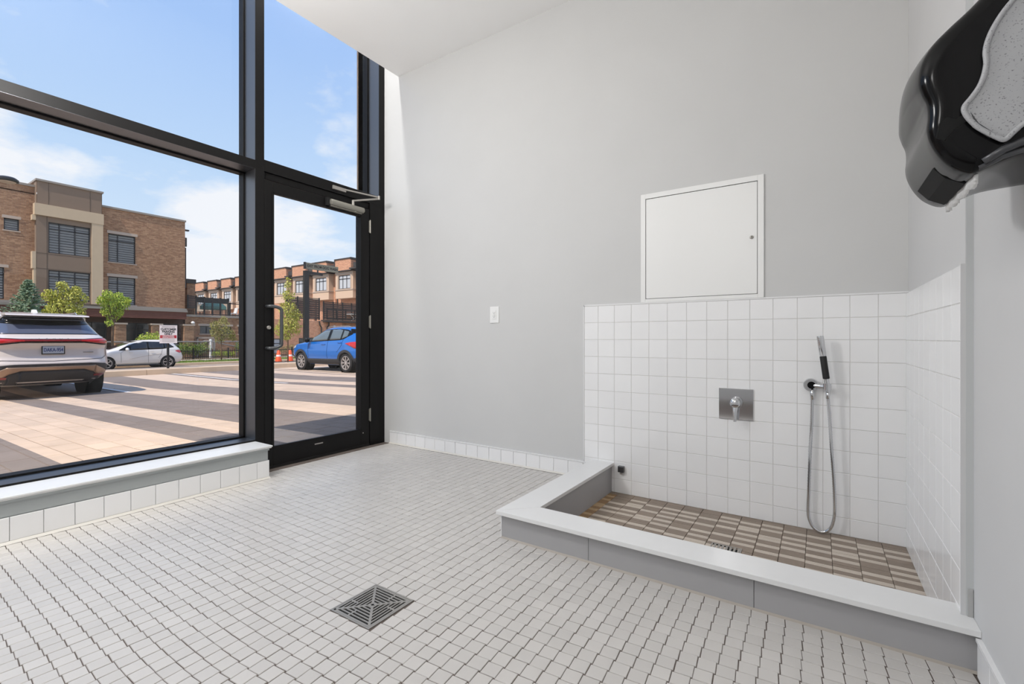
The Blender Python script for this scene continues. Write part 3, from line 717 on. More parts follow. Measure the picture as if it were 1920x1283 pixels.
fs += [(0, 1, 2, 3), (ny*4+3, ny*4+2, ny*4+1, ny*4)]
mbp.add(vs, fs)
tw = Thing('paper_towel', (.243, 1.3, 1.21), 'white paper towel edge hanging out below the black dispenser', 'paper towel')
mbp.build('towel_sheet', M['paper'], tw.o, off=tw.loc, smooth=True)

# ================================================================== OUTSIDE
def gz(x):
    if x > -13: return -.015+.0235*(x+3.4)
    return -.241
# paving: sloping base, single stones near the window, the rest joined
pvm = M['paving']
mb = MB()
mb.add([(-3.40, -14, gz(-3.4)-.006), (-3.40, 20, gz(-3.4)-.006), (-13, 20, gz(-13)-.006), (-13, -14, gz(-13)-.006), (-18.1, 20, -.247), (-18.1, -14, -.247)], [(0, 1, 2, 3), (3, 2, 4, 5)])
mb.add([(-3.40, -14, -.5), (-3.40, 20, -.5), (-18.1, 20, -.5), (-18.1, -14, -.5)], [(0, 1, 2, 3)])
pave = mb.build('pavement', pvm, kind='structure')
random.seed(21)
CW, CL = .195, .39
stones = []
j = -8
while True:
    y0 = 1.01+CW*j; j += 1
    if y0 > 9.0: break
    off_ = (j*137 % 97)/97*CL
    x = -3.47-off_
    while x > -13.6:
        x2 = x-CL*random.choice((1, 1, 1.5))
        stones.append((x2, x, y0, y0+CW)); x = x2
def pdist(s_):
    cx_, cy_ = (s_[0]+s_[1])/2, (s_[2]+s_[3])/2
    q = proj(cx_, cy_)
    ok = q and (-60 < q[1] < 700) and (cy_ > .2)
    # ground hidden behind the sill
    return (q[0] if ok else 99)
stones.sort(key=pdist)
pmesh = {}
restp = MB(); npv = 0
for i, (xa, xb, ya, yb) in enumerate(stones):
    w, h = xb-xa-.006, yb-ya-.006; t = .006
    cx_, cy_ = (xa+xb)/2, (ya+yb)/2; z = gz(cx_)+random.uniform(-.0008, .0008)
    if npv < 300 and pdist((xa, xb, ya, yb)) < 50:
        kx = round(w, 3)
        if kx not in pmesh:
            q = MB().add([(-w/2,-h/2,-t),(w/2,-h/2,-t),(w/2,h/2,-t),(-w/2,h/2,-t),(-w/2+.003,-h/2+.003,0),(w/2-.003,-h/2+.003,0),(w/2-.003,h/2-.003,0),(-w/2+.003,h/2-.003,0)], [(0,1,5,4),(1,2,6,5),(2,3,7,6),(3,0,4,7),(4,5,6,7)])
            oo = q.build('paving_stone', pvm); pmesh[kx] = oo.data; bpy.data.objects.remove(oo)
        o = bpy.data.objects.new('paving_stone', pmesh[kx]); COL.objects.link(o); o.parent = pave; o.location = (cx_, cy_, z)
        o.rotation_euler = (0, -math.atan(.0235) if cx_ > -13 else 0, 0); npv += 1
    else:
        za, zb = gz(xa+.002), gz(xb-.002)
        restp.add([(xa+.002,ya+.002,za-.006),(xb-.002,ya+.002,zb-.006),(xb-.002,yb-.002,zb-.006),(xa+.002,yb-.002,za-.006),(xa+.004,ya+.004,za),(xb-.004,ya+.004,zb),(xb-.004,yb-.004,zb),(xa+.004,yb-.004,za)], [(0,1,5,4),(1,2,6,5),(2,3,7,6),(3,0,4,7),(4,5,6,7)])
MB().add([(-3.42, -1.5, gz(-3.42)-.0035), (-3.42, 9.0, gz(-3.42)-.0035), (-13.0, 9.0, gz(-13)-.0035), (-13.0, -1.5, gz(-13)-.0035)], [(0, 1, 2, 3)]).build('joint_sand', mat('joint_sand', (122, 106, 92), .95), pave)
restp.build('paving_stones', pvm, pave, kind='stuff')
# bay line painted in white
bl = MB()
ln = [(-11.2, 6.60), (-14, 6.60), (-18.0, 6.62)]
for (xa, ya), (xb, yb) in zip(ln, ln[1:]): bl.add([(xa, ya, gz(xa)+.002), (xb, yb, gz(xb)+.002), (xb, yb+.1, gz(xb)+.002), (xa, ya+.1, gz(xa)+.002)], [(0, 1, 2, 3)])
for yy in (3.72,):
    bl.add([(-12.3, yy, gz(-12.3)+.002), (-17.9, yy, -.239), (-17.9, yy+.1, -.239), (-12.3, yy+.1, gz(-12.3)+.002)], [(0, 1, 2, 3)])
bl.build('bay_line', M['whitepaint'], pave)

# curb along the parking bays, made of cast lengths, then the road falling away
kb = Thing('parking_curb', (-18.3, 6, -.24), kind='structure')
y = -6.0
while y < 24:
    kb.part('curb_stone', MB().prism([(-18.10, -.30), (-18.13, -.085), (-18.16, -.075), (-18.60, -.075), (-18.60, -.30)], 'y', y+.006, y+2.994), M['concrete']); y += 3.0
road = MB().add([(-18.6, -40, -.09), (-18.6, 60, -.09), (-21, 60, -.16), (-21, -40, -.16), (-31, -40, -.675), (-31, 60, -.675), (-32.6, -40, -.70), (-32.6, 60, -.70)], [(0, 1, 2, 3), (3, 2, 5, 4), (4, 5, 7, 6)]).build('road', M['asphalt'], kind='structure')
road2 = MB().add([(-32.6, -40, -.70), (-32.6, 60, -.70), (-32.6, 60, -.58), (-32.6, -40, -.58), (-33.0, 60, -.575), (-33.0, -40, -.575)], [(0, 1, 2, 3), (3, 2, 4, 5)]).build('far_curb', M['concrete'], kind='structure')
lawn = MB().box(-35.6, -33.0, -40, 60, -.9, -.57).build('lawn', M['grass'], kind='structure')
walk = MB().box(-37.4, -35.6, -40, 60, -.9, -.565).box(-18.6, -18.6, 0, 0, 0, 0).build('sidewalk', M['concrete2'], kind='structure')
bed = MB().box(-42, -37.4, -40, 60, -.9, -.55).build('planting_bed', mat('soil', (112, 96, 74), .95, var=.15, nscale=3), kind='structure')
gr2 = MB().box(-160, -42, -90, 140, -1.4, -.60).build('ground', mat('ground_far', (140, 130, 118), .95), kind='structure')
random.seed(9)
gb = MB()
for i in range(5200):
    x = random.uniform(-35.5, -33.05); y = random.uniform(7, 22); h = random.uniform(.05, .12); a = random.uniform(0, PI); w = .015
    dx_, dy_ = w*math.cos(a), w*math.sin(a); gb.add([(x-dx_, y-dy_, -.57), (x+dx_, y+dy_, -.57), (x+random.uniform(-.03, .03), y+random.uniform(-.03, .03), -.57+h)], [(0, 1, 2)])
gb.build('grass_blades', M['grass'], lawn, kind='stuff')

# ------------------------------------------------------------------ walls with openings
def wall_holes(mb, plane, c, a0, a1, z0, z1, holes, depth=.15, face=1):
    """plane 'x': wall at x=c running along y ; plane 'y': wall at y=c running along x; outside towards face"""
    us = sorted(set([a0, a1]+[v for h in holes for v in (h[0], h[1])])); zs = sorted(set([z0, z1]+[v for h in holes for v in (h[2], h[3])]))
    def Pt(u, z, d=0): return (c-face*d, u, z) if plane == 'x' else (u, c-face*d, z)
    for u, u2 in zip(us, us[1:]):
        for z, z2 in zip(zs, zs[1:]):
            if any(h[0]-1e-6 <= u and u2 <= h[1]+1e-6 and h[2]-1e-6 <= z and z2 <= h[3]+1e-6 for h in holes): continue
            mb.add([Pt(u, z), Pt(u2, z), Pt(u2, z2), Pt(u, z2)], [(0, 1, 2, 3)])
    for h in holes:
        b = [(h[0], h[2]), (h[1], h[2]), (h[1], h[3]), (h[0], h[3])]
        for p, q in zip(b, b[1:]+b[:1]): mb.add([Pt(*p), Pt(*q), Pt(*q, depth), Pt(*p, depth)], [(0, 1, 2, 3)])
def window(root, plane, c, u0, u1, z0, z1, cols, trans, depth=.15, face=1, pane='pane', blinds=0, fw=.06):
    """frame as one part; panes as sub-parts; cols = inner mullion positions; trans = transom heights"""
    def bx(mb, a, b, z, zz, d0, d1):
        if plane == 'x': mb.box(c-face*d0, c-face*d1, a, b, z, zz)
        else: mb.box(a, b, c-face*d0, c-face*d1, z, zz)
    mb = MB()
    bx(mb, u0, u0+fw, z0, z1, depth-.08, depth); bx(mb, u1-fw, u1, z0, z1, depth-.08, depth)
    bx(mb, u0, u1, z0, z0+fw, depth-.08, depth); bx(mb, u0, u1, z1-fw, z1, depth-.08, depth)
    for q in cols: bx(mb, q-fw/2, q+fw/2, z0, z1, depth-.08, depth)
    for z in trans: bx(mb, u0, u1, z-fw/2, z+fw/2, depth-.08, depth)
    f = root.part('window', mb, M['winframe'])
    cs = [u0]+list(cols)+[u1]; tz = [z0]+list(trans)+[z1]
    for i in range(len(cs)-1):
        for k in range(len(tz)-1):
            a, b, za, zb = cs[i]+fw/2, cs[i+1]-fw/2, tz[k]+fw/2, tz[k+1]-fw/2
            p = MB(); bx(p, a, b, za, zb, depth-.035, depth-.03); root.sub(f, 'pane', p, M[pane] if pane != 'mix' else (M['blindpane'] if (i+k) % 3 else M['pane']))
    if blinds:
        p = MB(); z = z0+fw; n = 0
        while z < z1-fw-.05:
            bx(p, u0+fw*.6, u1-fw*.6, z, z+blinds*.55, depth-.045, depth-.036); z += blinds
        root.sub(f, 'blind_slats', p, M['blind'], kind='stuff')
    return f
def lintel(root, plane, c, u0, u1, z0, z1, m='lintel', d=.04, face=1, name='lintel'):
    mb = MB()
    if plane == 'x': mb.box(c, c+face*d, u0, u1, z0, z1)
    else: mb.box(u0, u1, c, c+face*d, z0, z1)
    root.part(name, mb, M[m])

# ------------------------------------------------------------------ brown brick building (left)
XB = -42.0
B = Thing('brick_apartment_building', (XB, 11, -.6), 'large brown brick building with a taupe stucco window bay behind the parked cars', 'building')
wl = MB()
hl = [(11.653, 13.222, 6.415, 8.435), (11.653, 13.222, 3.40, 5.373), (6.597, 7.262, 7.70, 8.43), (5.0, 6.62, 3.40, 5.345)]
wall_holes(wl, 'x', XB, -6.0, 16.43, 3.25, 10.26, hl)
wl.add([(XB, 16.43, 3.25), (XB-12, 16.43, 3.25), (XB-12, 16.43, 10.26), (XB, 16.43, 10.26)], [(0, 1, 2, 3)])
wl.add([(XB, -6, 10.2), (XB, 16.43, 10.2), (XB-12, 16.43, 10.2), (XB-12, -6, 10.2)], [(0, 1, 2, 3)])
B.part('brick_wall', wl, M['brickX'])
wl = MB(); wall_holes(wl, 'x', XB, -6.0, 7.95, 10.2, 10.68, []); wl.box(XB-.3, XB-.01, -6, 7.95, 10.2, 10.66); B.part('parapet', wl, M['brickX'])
B.part('coping', MB().box(XB-.35, XB+.08, 11.2, 16.48, 10.20, 10.33).box(XB-.35, XB+.08, -6, 7.95, 10.66, 10.80).box(XB-12, XB-.3, 16.3, 16.48, 10.2, 10.33), M['cap'])
for q in (0, 1):
    z0, z1 = ((6.415, 8.435), (3.40, 5.373))[q]
    window(B, 'x', XB, 11.653, 13.222, z0, z1, [12.20], [z1-.48], pane='pane', blinds=.16)
    lintel(B, 'x', XB, 11.58, 13.34, z1, z1+.20)
    lintel(B, 'x', XB, 11.60, 13.30, z0-.07, z0, name='window_sill')
window(B, 'x', XB, 6.597, 7.262, 7.70, 8.43, [], [], blinds=.14)
lintel(B, 'x', XB, 6.52, 7.34, 8.43, 8.61); lintel(B, 'x', XB, 6.54, 7.32, 7.63, 7.70, name='window_sill')
window(B, 'x', XB, 5.0, 6.62, 3.40, 5.345, [5.8], [4.9], blinds=.16)
lintel(B, 'x', XB, 4.9, 6.80, 5.345, 5.53)
# stucco bay
XT = XB+.45
bay = MB(); hb = [(8.496, 10.56, 6.50, 8.50), (8.496, 10.56, 3.46, 5.40)]
wall_holes(bay, 'x', XT, 7.93, 10.62, 3.30, 8.86, hb); wall_holes(bay, 'x', XT, 7.97, 11.17, 9.55, 11.05, [])
for ya, za, zb in ((7.95, 3.3, 11.05), (11.19, 9.5, 11.05)): bay.add([(XT, ya, za), (XB-.2, ya, za), (XB-.2, ya, zb), (XT, ya, zb)], [(0, 1, 2, 3)])
bay.add([(XT, 7.97, 11.04), (XT, 11.17, 11.04), (XB-3, 11.17, 11.04), (XB-3, 7.97, 11.04)], [(0, 1, 2, 3)])
B.part('stucco_bay', bay, M['stucco'])
B.part('cream_band', MB().box(XT-.3, XT+.14, 7.84, 11.25, 8.84, 9.57).box(XT-.5, XT+.12, 10.62, 11.22, 3.30, 8.86), M['cream'])
B.part('coping', MB().box(XT-3.2, XT+.08, 7.90, 11.26, 11.03, 11.15), M['cap'])
B.part('reveal_joint', MB().box(XT, XT+.01, 8.42, 8.445, 3.3, 8.86).box(XT, XT+.01, 8.5, 8.52, 9.57, 11.03).box(XT, XT+.01, 10.55, 10.57, 9.57, 11.03).box(XT, XT+.01, 7.95, 10.62, 6.42, 6.44).box(XT, XT+.01, 7.95, 10.62, 5.44, 5.46), mat('joint_dark', (86, 74, 64), .9))
B.part('side_fin', MB().box(XT-.4, XT-.0, 7.76, 7.95, 5.42, 6.5), M['cream'])
B.part('side_fin', MB().box(XT-.4, XT-.0, 7.76, 7.95, 8.5, 8.84), M['cream'])
B.part('side_fin', MB().box(XT-.4, XT-.02, 7.83, 7.95, 3.3, 5.42), M['cream'])
for z0, z1 in ((6.50, 8.50), (3.46, 5.40)):
    window(B, 'x', XT, 8.496, 10.56, z0, z1, [9.03, 9.80], [z1-.42], blinds=.17)
# ground floor: dark recess, siding canopy, piers
cn = B.part('canopy', MB().box(XB-.2, XB+1.75, -6, 15.84, 2.42, 2.95), M['sidingr'])
B.sub(cn, 'canopy_coping', MB().box(XB-.2, XB+1.80, -6, 15.90, 2.95, 3.10).box(XB-.1, XB+.25, -6, 16.46, 3.10, 3.32), M['cap'])
for z in (2.52, 2.63, 2.74, 2.85): B.sub(cn, 'siding_groove', MB().box(XB+1.75, XB+1.755, -6, 15.84, z, z+.012), M['void'])
rec = MB(); gh = [(8.2, 9.2, -.5, 1.9), (10.0, 11.6, -.5, 2.1), (12.5, 14.2, -.5, 2.1), (14.8, 16.0, -.5, 2.1)]
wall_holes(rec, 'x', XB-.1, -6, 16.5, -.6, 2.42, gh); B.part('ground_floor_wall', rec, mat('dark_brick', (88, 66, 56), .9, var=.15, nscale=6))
for a, b, z0, z1 in gh: window(B, 'x', XB-.1, a, b, z0, z1, [(a+b)/2], [z1-.5], pane='pane')
for ya, yb in ((11.53, 12.14), (13.63, 14.24), (15.68, 16.33)):
    pr_ = B.part('brick_pier', MB().box(XB+1.2, XB+1.8, ya, yb, -.6, 1.93), M['brickX']); B.sub(pr_, 'pier_cap', MB().box(XB+1.14, XB+1.86, ya-.06, yb+.06, 1.93, 2.04), M['lintel'])
# projecting eaves at the right corner
B.part('roof_bracket', MB().box(XB-.3, XB-.05, 16.4, 16.75, 9.55, 9.65).box(XB-.3, XB-.1, 16.43, 16.60, 8.3, 9.0).box(XB-.3, XB-.1, 16.43, 16.55, 5.0, 8.2), M['darkcap'])

# ------------------------------------------------------------------ podium with roof decks
Pd = Thing('brick_podium', (XB, 24, -.6), 'long single-storey brick podium with small windows and a stone edge right of the brown building', 'building')
ph = [(17.497, 18.535, 1.355, 1.99), (20.49, 21.6, 1.355, 1.99), (19.0, 19.9, 1.355, 1.99), (22.9, 24.3, -.45, .95), (26.1, 26.7, -.5, 1.0), (27.2, 29.0, -.5, 1.05)]
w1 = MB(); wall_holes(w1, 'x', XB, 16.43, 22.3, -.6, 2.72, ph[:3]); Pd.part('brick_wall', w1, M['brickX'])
w1 = MB(); wall_holes(w1, 'x', XB, 22.3, 31.0, -.6, 2.72, ph[3:]); Pd.part('sunlit_brick_wall', w1, M['brickLit'], label='orange brick stretch of the podium, sunlight put into its colour')
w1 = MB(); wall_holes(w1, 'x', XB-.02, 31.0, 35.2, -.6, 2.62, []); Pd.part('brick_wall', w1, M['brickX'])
Pd.part('stone_edge', MB().box(XB-.2, XB+.10, 16.43, 22.3, 2.70, 2.88), M['cap'])
Pd.part('deck_slab', MB().box(XB-60, XB-.05, 16.43, 35.4, 2.60, 2.74), M['cap'])
for (a, b, z0, z1) in ph[:3]:
    window(Pd, 'x', XB, a, b, z0, z1, [(a+b)/2-.0], [], fw=.05); lintel(Pd, 'x', XB, a-.12, b+.14, z1, z1+.17); lintel(Pd, 'x', XB, a-.08, b+.08, z0-.08, z0, name='window_sill')
for (a, b, z0, z1) in ph[3:]: window(Pd, 'x', XB, a, b, z0, z1, ([(a+b)/2] if b-a > 1 else []), [z1-.45], pane='blindpane' if a < 26 else 'pane')
Pd.part('deck_fascia', MB().box(XB-.3, XB+.5, 28.7, 35.4, 2.62, 2.86), M['darkcap'])
Pd.part('downpipe', MB().tube([(XB+.15, 28.2, 2.7), (XB+.15, 28.3, 2.3), (XB+.15, 28.45, 2.1), (XB+.15, 28.45, -.5)], .07, 8), M['darkcap'])
Pd.part('downpipe', MB().tube([(XB+.15, 29.3, 2.7), (XB+.15, 29.3, 2.3), (XB+.15, 29.1, 2.1), (XB+.15, 29.1, -.5)], .07, 8), M['darkcap'])
for yy in (16.9, 25.6, 29.9):
    lp = Thing('globe_wall_lamp', (XB+.2, yy, 2.2), {16.9: 'white globe wall lamp left above the small square podium window', 25.6: 'white globe wall lamp on the orange brick beside the street tree', 29.9: 'white globe wall lamp on the orange brick above the blue car'}[yy], 'lamp', 'globe lamps on the podium')
    lp.part('globe', MB().lathe([(.02, -.14), (.10, -.10), (.14, 0), (.10, .10), (.02, .14)], (XB+.2, yy, 2.2), 'z', 14), M['white_pl'], smooth=True)
    lp.part('wall_bracket', MB().box(XB, XB+.12, yy-.04, yy+.04, 2.16, 2.24), M['darkcap'])

# deck screens and railings
def screen(name, label, ya, yb, z0, z1, x, n, solid, boards=0, group='roof deck screens', arch=0):
    t = Thing(name, (x, (ya+yb)/2, z0), label, 'screen', group)
    for k in range(n+1):
        y = ya+(yb-ya)*k/n; t.part('post', MB().box(x-.05, x+.05, y-.05, y+.05, z0, z1+.08), M['fence'])
    t.part('top_rail', MB().box(x-.04, x+.04, ya, yb, z1-.05, z1+.02), M['fence'])
    t.part('bottom_rail', MB().box(x-.04, x+.04, ya, yb, z0+.03, z0+.12), M['fence'])
    if boards:
        z = z0+.14
        while z < z1-.08:
            hh = min(boards, z1-.07-z); t.part('board', MB().box(x-.015, x+.015, ya+.05, yb-.05, z, z+hh-.02), M[solid]); z += boards
    elif solid:
        for k in range(n):
            y = ya+(yb-ya)*k/n; y2 = ya+(yb-ya)*(k+1)/n
            t.part('glass_panel', MB().box(x-.008, x+.008, y+.06, y2-.06, z0+.14, z1-.45), glass_mat('smoked_glass', (.72, .75, .76), .1) if 'smoked_glass' not in bpy.data.materials else bpy.data.materials['smoked_glass'])
        t.part('privacy_board', MB().box(x-.02, x+.02, ya, yb, z1-.42, z1-.05), M['fence'])
    return t
woodd = mat('dark_deck_board', (74, 62, 58), .8, var=.1, nscale=5); M['woodd'] = woodd
screen('deck_screen', 'black framed glass screen on the roof deck around the green parasol', 17.2, 19.65, 2.88, 4.30, XB+.0, 4, 'x')
screen('deck_screen', 'black framed railing on the roof deck right of the green parasol', 19.8, 22.6, 2.88, 3.95, XB-.0, 2, '')
screen('deck_screen', 'dark board privacy screen above the orange brick left of the sign pole', 25.0, 28.5, 2.86, 5.0, XB-.3, 3, 'woodd', .22)
screen('deck_screen', 'dark board privacy screen on the deck right above the blue car', 29.2, 33.8, 2.90, 4.75, XB-.6, 4, 'woodd', .20)
screen('deck_screen', 'thin black railing at the edge of the deck right of the sign pole', 28.9, 34.5, 2.88, 3.95, XB+.42, 5, '')
screen('deck_screen', 'dark louvred cabinet screen at the left end of the roof deck', 16.5, 17.1, 3.35, 4.35, XB+.3, 1, 'woodd', .2)
# chimney-like vent beside the building
vt = Thing('brick_vent_stack', (XB-1.5, 17.3, 3), 'narrow brick vent stack standing behind the left end of the deck', 'chimney')
vt.part('stack', MB().box(XB-1.8, XB-1.2, 17.05, 17.6, 2.75, 5.5), M['brickX']); vt.part('cowl', MB().box(XB-1.9, XB-1.1, 16.98, 17.67, 5.5, 5.85), M['darkcap'])
# green parasol
um = Thing('green_parasol', (XB-2.2, 19.4, 2.88), 'green patio parasol behind the glass screen of the roof deck', 'parasol')
ux, uy, uz = XB-2.2, 19.45, 4.35
mb = MB(); n = 8; rr = 1.05
top = [(ux, uy, uz)]; r1 = [(ux+rr*.55*math.cos(2*PI*k/n), uy+rr*.55*math.sin(2*PI*k/n), uz-.18) for k in range(n)]; r2_ = [(ux+rr*math.cos(2*PI*k/n), uy+rr*math.sin(2*PI*k/n), uz-.62) for k in range(n)]; r3 = [(ux+rr*math.cos(2*PI*k/n), uy+rr*math.sin(2*PI*k/n), uz-.85) for k in range(n)]
mb.add(top+r1+r2_+r3, [(0, 1+k, 1+(k+1) % n) for k in range(n)]+[(1+k, 1+n+k, 1+n+(k+1) % n, 1+(k+1) % n) for k in range(n)]+[(1+n+k, 1+2*n+k, 1+2*n+(k+1) % n, 1+n+(k+1) % n) for k in range(n)])
um.part('canopy', mb, M['umb']); um.part('pole', MB().tube([(ux, uy, 2.74), (ux, uy, uz+.1)], .03, 8), M['fence'])
# patio chairs and table on the decks
def patio_chair(x, y, z, label, cat='chair', grp='white patio chairs on the deck', m='white_pl'):
    t = Thing('patio_chair', (x, y, z), label, cat, grp)
    t.part('seat', MB().box(x-.25, x+.25, y-.25, y+.25, z+.38, z+.43), M[m])
    t.part('backrest', MB().prism([(y+.18, z+.43), (y+.24, z+.43), (y+.36, z+.9), (y+.30, z+.9)], 'x', x-.25, x+.25), M[m])
    for sx in (-1, 1):
        for sy in (-1, 1): t.part('leg', MB().box(x+sx*.23-.02, x+sx*.23+.02, y+sy*.23-.02, y+sy*.23+.02, z, z+.38), M[m])
patio_chair(XB+.0-.6, 20.3, 2.74, 'white patio lounge chair on the roof deck right of the green parasol')
patio_chair(XB-.6, 21.1, 2.74, 'white patio chair on the roof deck next to the window mullion')
tb = Thing('patio_table', (XB-.1, 32.6, 2.86), 'white folding table on the deck above the rear of the blue car', 'table')
tb.part('table_top', MB().box(XB-.5, XB+.3, 31.9, 33.3, 3.56, 3.61), M['white_pl'])
for s_ in (-1, 1): tb.part('leg', MB().tube([(XB-.1, 32.6+s_*.55, 3.56), (XB-.1, 32.6-s_*.35, 2.90)], .025, 6), M['white_pl'])

# ------------------------------------------------------------------ row of townhouses
TY = 36.0
ratios = [-1.130, -1.260, -1.391, -1.522, -1.648, -1.772, -1.945, -2.070, -2.191, -2.315, -2.440, -2.565]
tw_lab = ['rightmost brick townhouse of the row, partly hidden by the door frame', 'brick townhouse with cream bay, first whole one from the right', 'brick townhouse with an open window sash, behind the hanging sign', 'brick townhouse behind the tall sign pole', 'brick townhouse behind the slim street tree, leftmost in the door glass', 'brick townhouse hidden behind the black mullion', 'brick townhouse cut by the left edge of the mullion', 'second brick townhouse left of the mullion', 'third brick townhouse left of the mullion', 'fourth brick townhouse left of the mullion, behind the parasol deck', 'fifth brick townhouse left of the mullion, by the vent stack', 'farthest brick townhouse beside the brown building']
for i, r_ in enumerate(ratios):
    X1 = TY*r_; X0 = X1-4.7 if i == 0 else None
    # unit runs from its right edge X1 leftwards 3.4 m of bay, then 1.3 m of recess
    nxt = TY*ratios[i+1] if i+1 < len(ratios) else X1-4.6
    L0 = X1; bw = 3.35
    # bay spans x in [nxt-?]: left edge of the bay is the ratio value
    bl_ = X1; br_ = X1+bw
    t = Thing('brick_townhouse', (bl_+1.7, TY, -.6), tw_lab[i], 'building', 'townhouses in the far row')
    nr = (TY*ratios[i-1]-.06) if i else bl_+4.6
    if nr-bl_ > 5: nr = bl_+4.6
    hh = 0 if i < 6 else -.35
    zt_, zp, zb_ = 9.15+hh, 10.6+hh, 5.9+hh
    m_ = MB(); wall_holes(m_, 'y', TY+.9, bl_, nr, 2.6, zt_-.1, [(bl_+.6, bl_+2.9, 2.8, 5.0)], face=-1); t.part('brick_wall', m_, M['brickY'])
    m_ = MB().box(bl_+.25, bl_+bw-.05, TY-.25, TY+6, zt_+.1, zp); t.part('parapet', m_, M['brickY'])
    t.part('coping', MB().box(bl_+.18, bl_+bw+.02, TY-.32, TY-.0, zp-.0, zp+.14).box(bl_+bw-.12, bl_+bw+.04, TY-.32, TY+6, zp-.12, zp+.14).box(bl_+.12, bl_+.27, TY-.3, TY-.1, zt_+.35, zp+.14), M['darkcap'])
    # bay
    hb = [(bl_+.62, bl_+2.85, 7.05+hh, 8.72+hh)]
    m_ = MB(); wall_holes(m_, 'y', TY, bl_, bl_+bw, zb_, zt_, hb, face=-1)
    m_.add([(bl_+bw, TY, zb_), (bl_+bw, TY+.9, zb_), (bl_+bw, TY+.9, zt_), (bl_+bw, TY, zt_)], [(0, 1, 2, 3)]); m_.add([(bl_, TY, zb_), (bl_, TY+.9, zb_), (bl_, TY+.9, zt_), (bl_, TY, zt_)], [(0, 1, 2, 3)])
    m_.add([(bl_, TY, zb_), (bl_+bw, TY, zb_), (bl_+bw, TY+.9, zb_), (bl_, TY+.9, zb_)], [(0, 1, 2, 3)])
    t.part('stucco_bay', m_, MATS.get('bay_cream') or mat('bay_cream', (214, 186, 160), .9))
    t.part('bay_trim', MB().box(bl_, bl_+bw+.06, TY-.09, TY+.9, zt_-.22, zt_-.1).box(bl_+.42, bl_+.60, TY-.04, TY, 7.0+hh, 8.85+hh).box(bl_+2.88, bl_+3.05, TY-.04, TY, 7.0+hh, 8.85+hh).box(bl_, bl_+bw+.04, TY-.06, TY+.9, 6.88+hh, 7.0+hh).box(bl_+.3, bl_+3.15, TY-.05, TY, 8.80+hh, 8.92+hh), M['lintel'])
    t.part('cornice', MB().box(bl_-.02, bl_+bw+.1, TY-.3, TY+.9, zt_, zt_+.12), M['darkcap'])
    t.part('roof_bracket', MB().box(bl_+bw-.1, nr, TY-.5, TY+1.2, zt_+.15, zt_+.30).box(bl_+bw+.2, nr-.1, TY-.1, TY+1.2, zt_+.3, zt_+.95), M['darkcap'])
    window(t, 'y', TY, bl_+.62, bl_+2.85, 7.05+hh, 8.72+hh, [bl_+1.36, bl_+2.10], [8.28+hh], pane='blindpane', face=-1, depth=.12, fw=.07)
    window(t, 'y', TY+.9, bl_+.6, bl_+2.9, 2.8, 5.0, [bl_+1.7], [4.5], pane='pane', face=-1, fw=.07)
    t.part('downpipe', MB().box(bl_+bw+.55, bl_+bw+.66, TY+.78, TY+.9, 2.6, zt_), M['darkcap'])
    t.part('pilaster', MB().box(bl_+bw+.02, bl_+bw+.35, TY+.7, TY+.9, 2.6, zt_), M['brickY'])
# townhouse roofs sit on a common body behind
MB().box(-100, -36, TY+.95, TY+9, -.6, 9.05).build('townhouse_block', M['brickY'], kind='structure')

# ------------------------------------------------------------------ picket fence, ramp railing
def picket(name, x, ya, yb, z0, label, step=.14, h=1.0):
    t = Thing(name, (x, (ya+yb)/2, z0), label, 'fence')
    t.part('rail', MB().box(x-.02, x+.02, ya, yb, z0+.12, z0+.17), M['fence']); t.part('rail', MB().box(x-.02, x+.02, ya, yb, z0+h-.18, z0+h-.13), M['fence'])
    n = int((yb-ya)/step)
    pmb = MB().box(-.012, .012, -.012, .012, 0, h-.02).add([(-.012, -.012, h-.02), (.012, -.012, h-.02), (.012, .012, h-.02), (-.012, .012, h-.02), (0, 0, h+.05)], [(0, 1, 4), (1, 2, 4), (2, 3, 4), (3, 0, 4)])
    o = pmb.build('picket', M['fence']); me = o.data; bpy.data.objects.remove(o)
    for k in range(n):
        q = bpy.data.objects.new('picket', me); COL.objects.link(q); q.parent = t.o; q.location = (0, ya+step*(k+.5)-(ya+yb)/2, 0)
    k = ya
    while k < yb: t.part('post', MB().box(x-.04, x+.04, k-.04, k+.04, z0, z0+h+.08), M['fence']); k += 2.4
picket('picket_fence', -38.0, 13.0, 20.4, -.57, 'black metal picket fence in front of the hedge left of the mullion', h=.74)
picket('picket_fence', -38.0, 20.6, 30.0, -.57, 'black metal picket fence seen low through the door glass', h=.74)
rl = Thing('ramp_railing', (-39.85, 16, -.5), 'galvanised ramp handrail with sloping rails behind the picket fence', 'railing')
rl.part('top_rail', MB().tube([(-39.85, 10.0, .72), (-39.85, 20.6, .70)], .05, 8), M['rail'])
rl.part('sloping_rail', MB().tube([(-39.85, 14.9, .52), (-39.85, 17.0, -.10)], .045, 8), M['rail'])
rl.part('sloping_rail', MB().tube([(-39.85, 17.9, .60), (-39.85, 20.0, .12)], .045, 8), M['rail'])
for yy in (12.2, 14.75, 17.6, 19.3): rl.part('post', MB().box(-39.9, -39.8, yy-.05, yy+.05, -.55, .72), M['rail'])
bo = Thing('white_bollard', (-39.6, 17.24, -.55), 'stout white post rising from the planting by the ramp railing', 'post')
bo.part('post', MB().lathe([(.12, 0), (.09, .2), (.07, .6), (.065, 1.3)], (-39.6, 17.24, -.55), 'z', 14), M['white_pl'], smooth=True, angle=40)
bo.part('cap', MB().lathe([(.09, 1.3), (.10, 1.36), (.08, 1.44), (.03, 1.46)], (-39.6, 17.24, -.55), 'z', 14), M['white_pl'], smooth=True, angle=40)
gt = Thing('arched_gate', (-41.3, 17.6, -.55), 'pale arched gate panel leaning by the brick podium wall', 'gate')
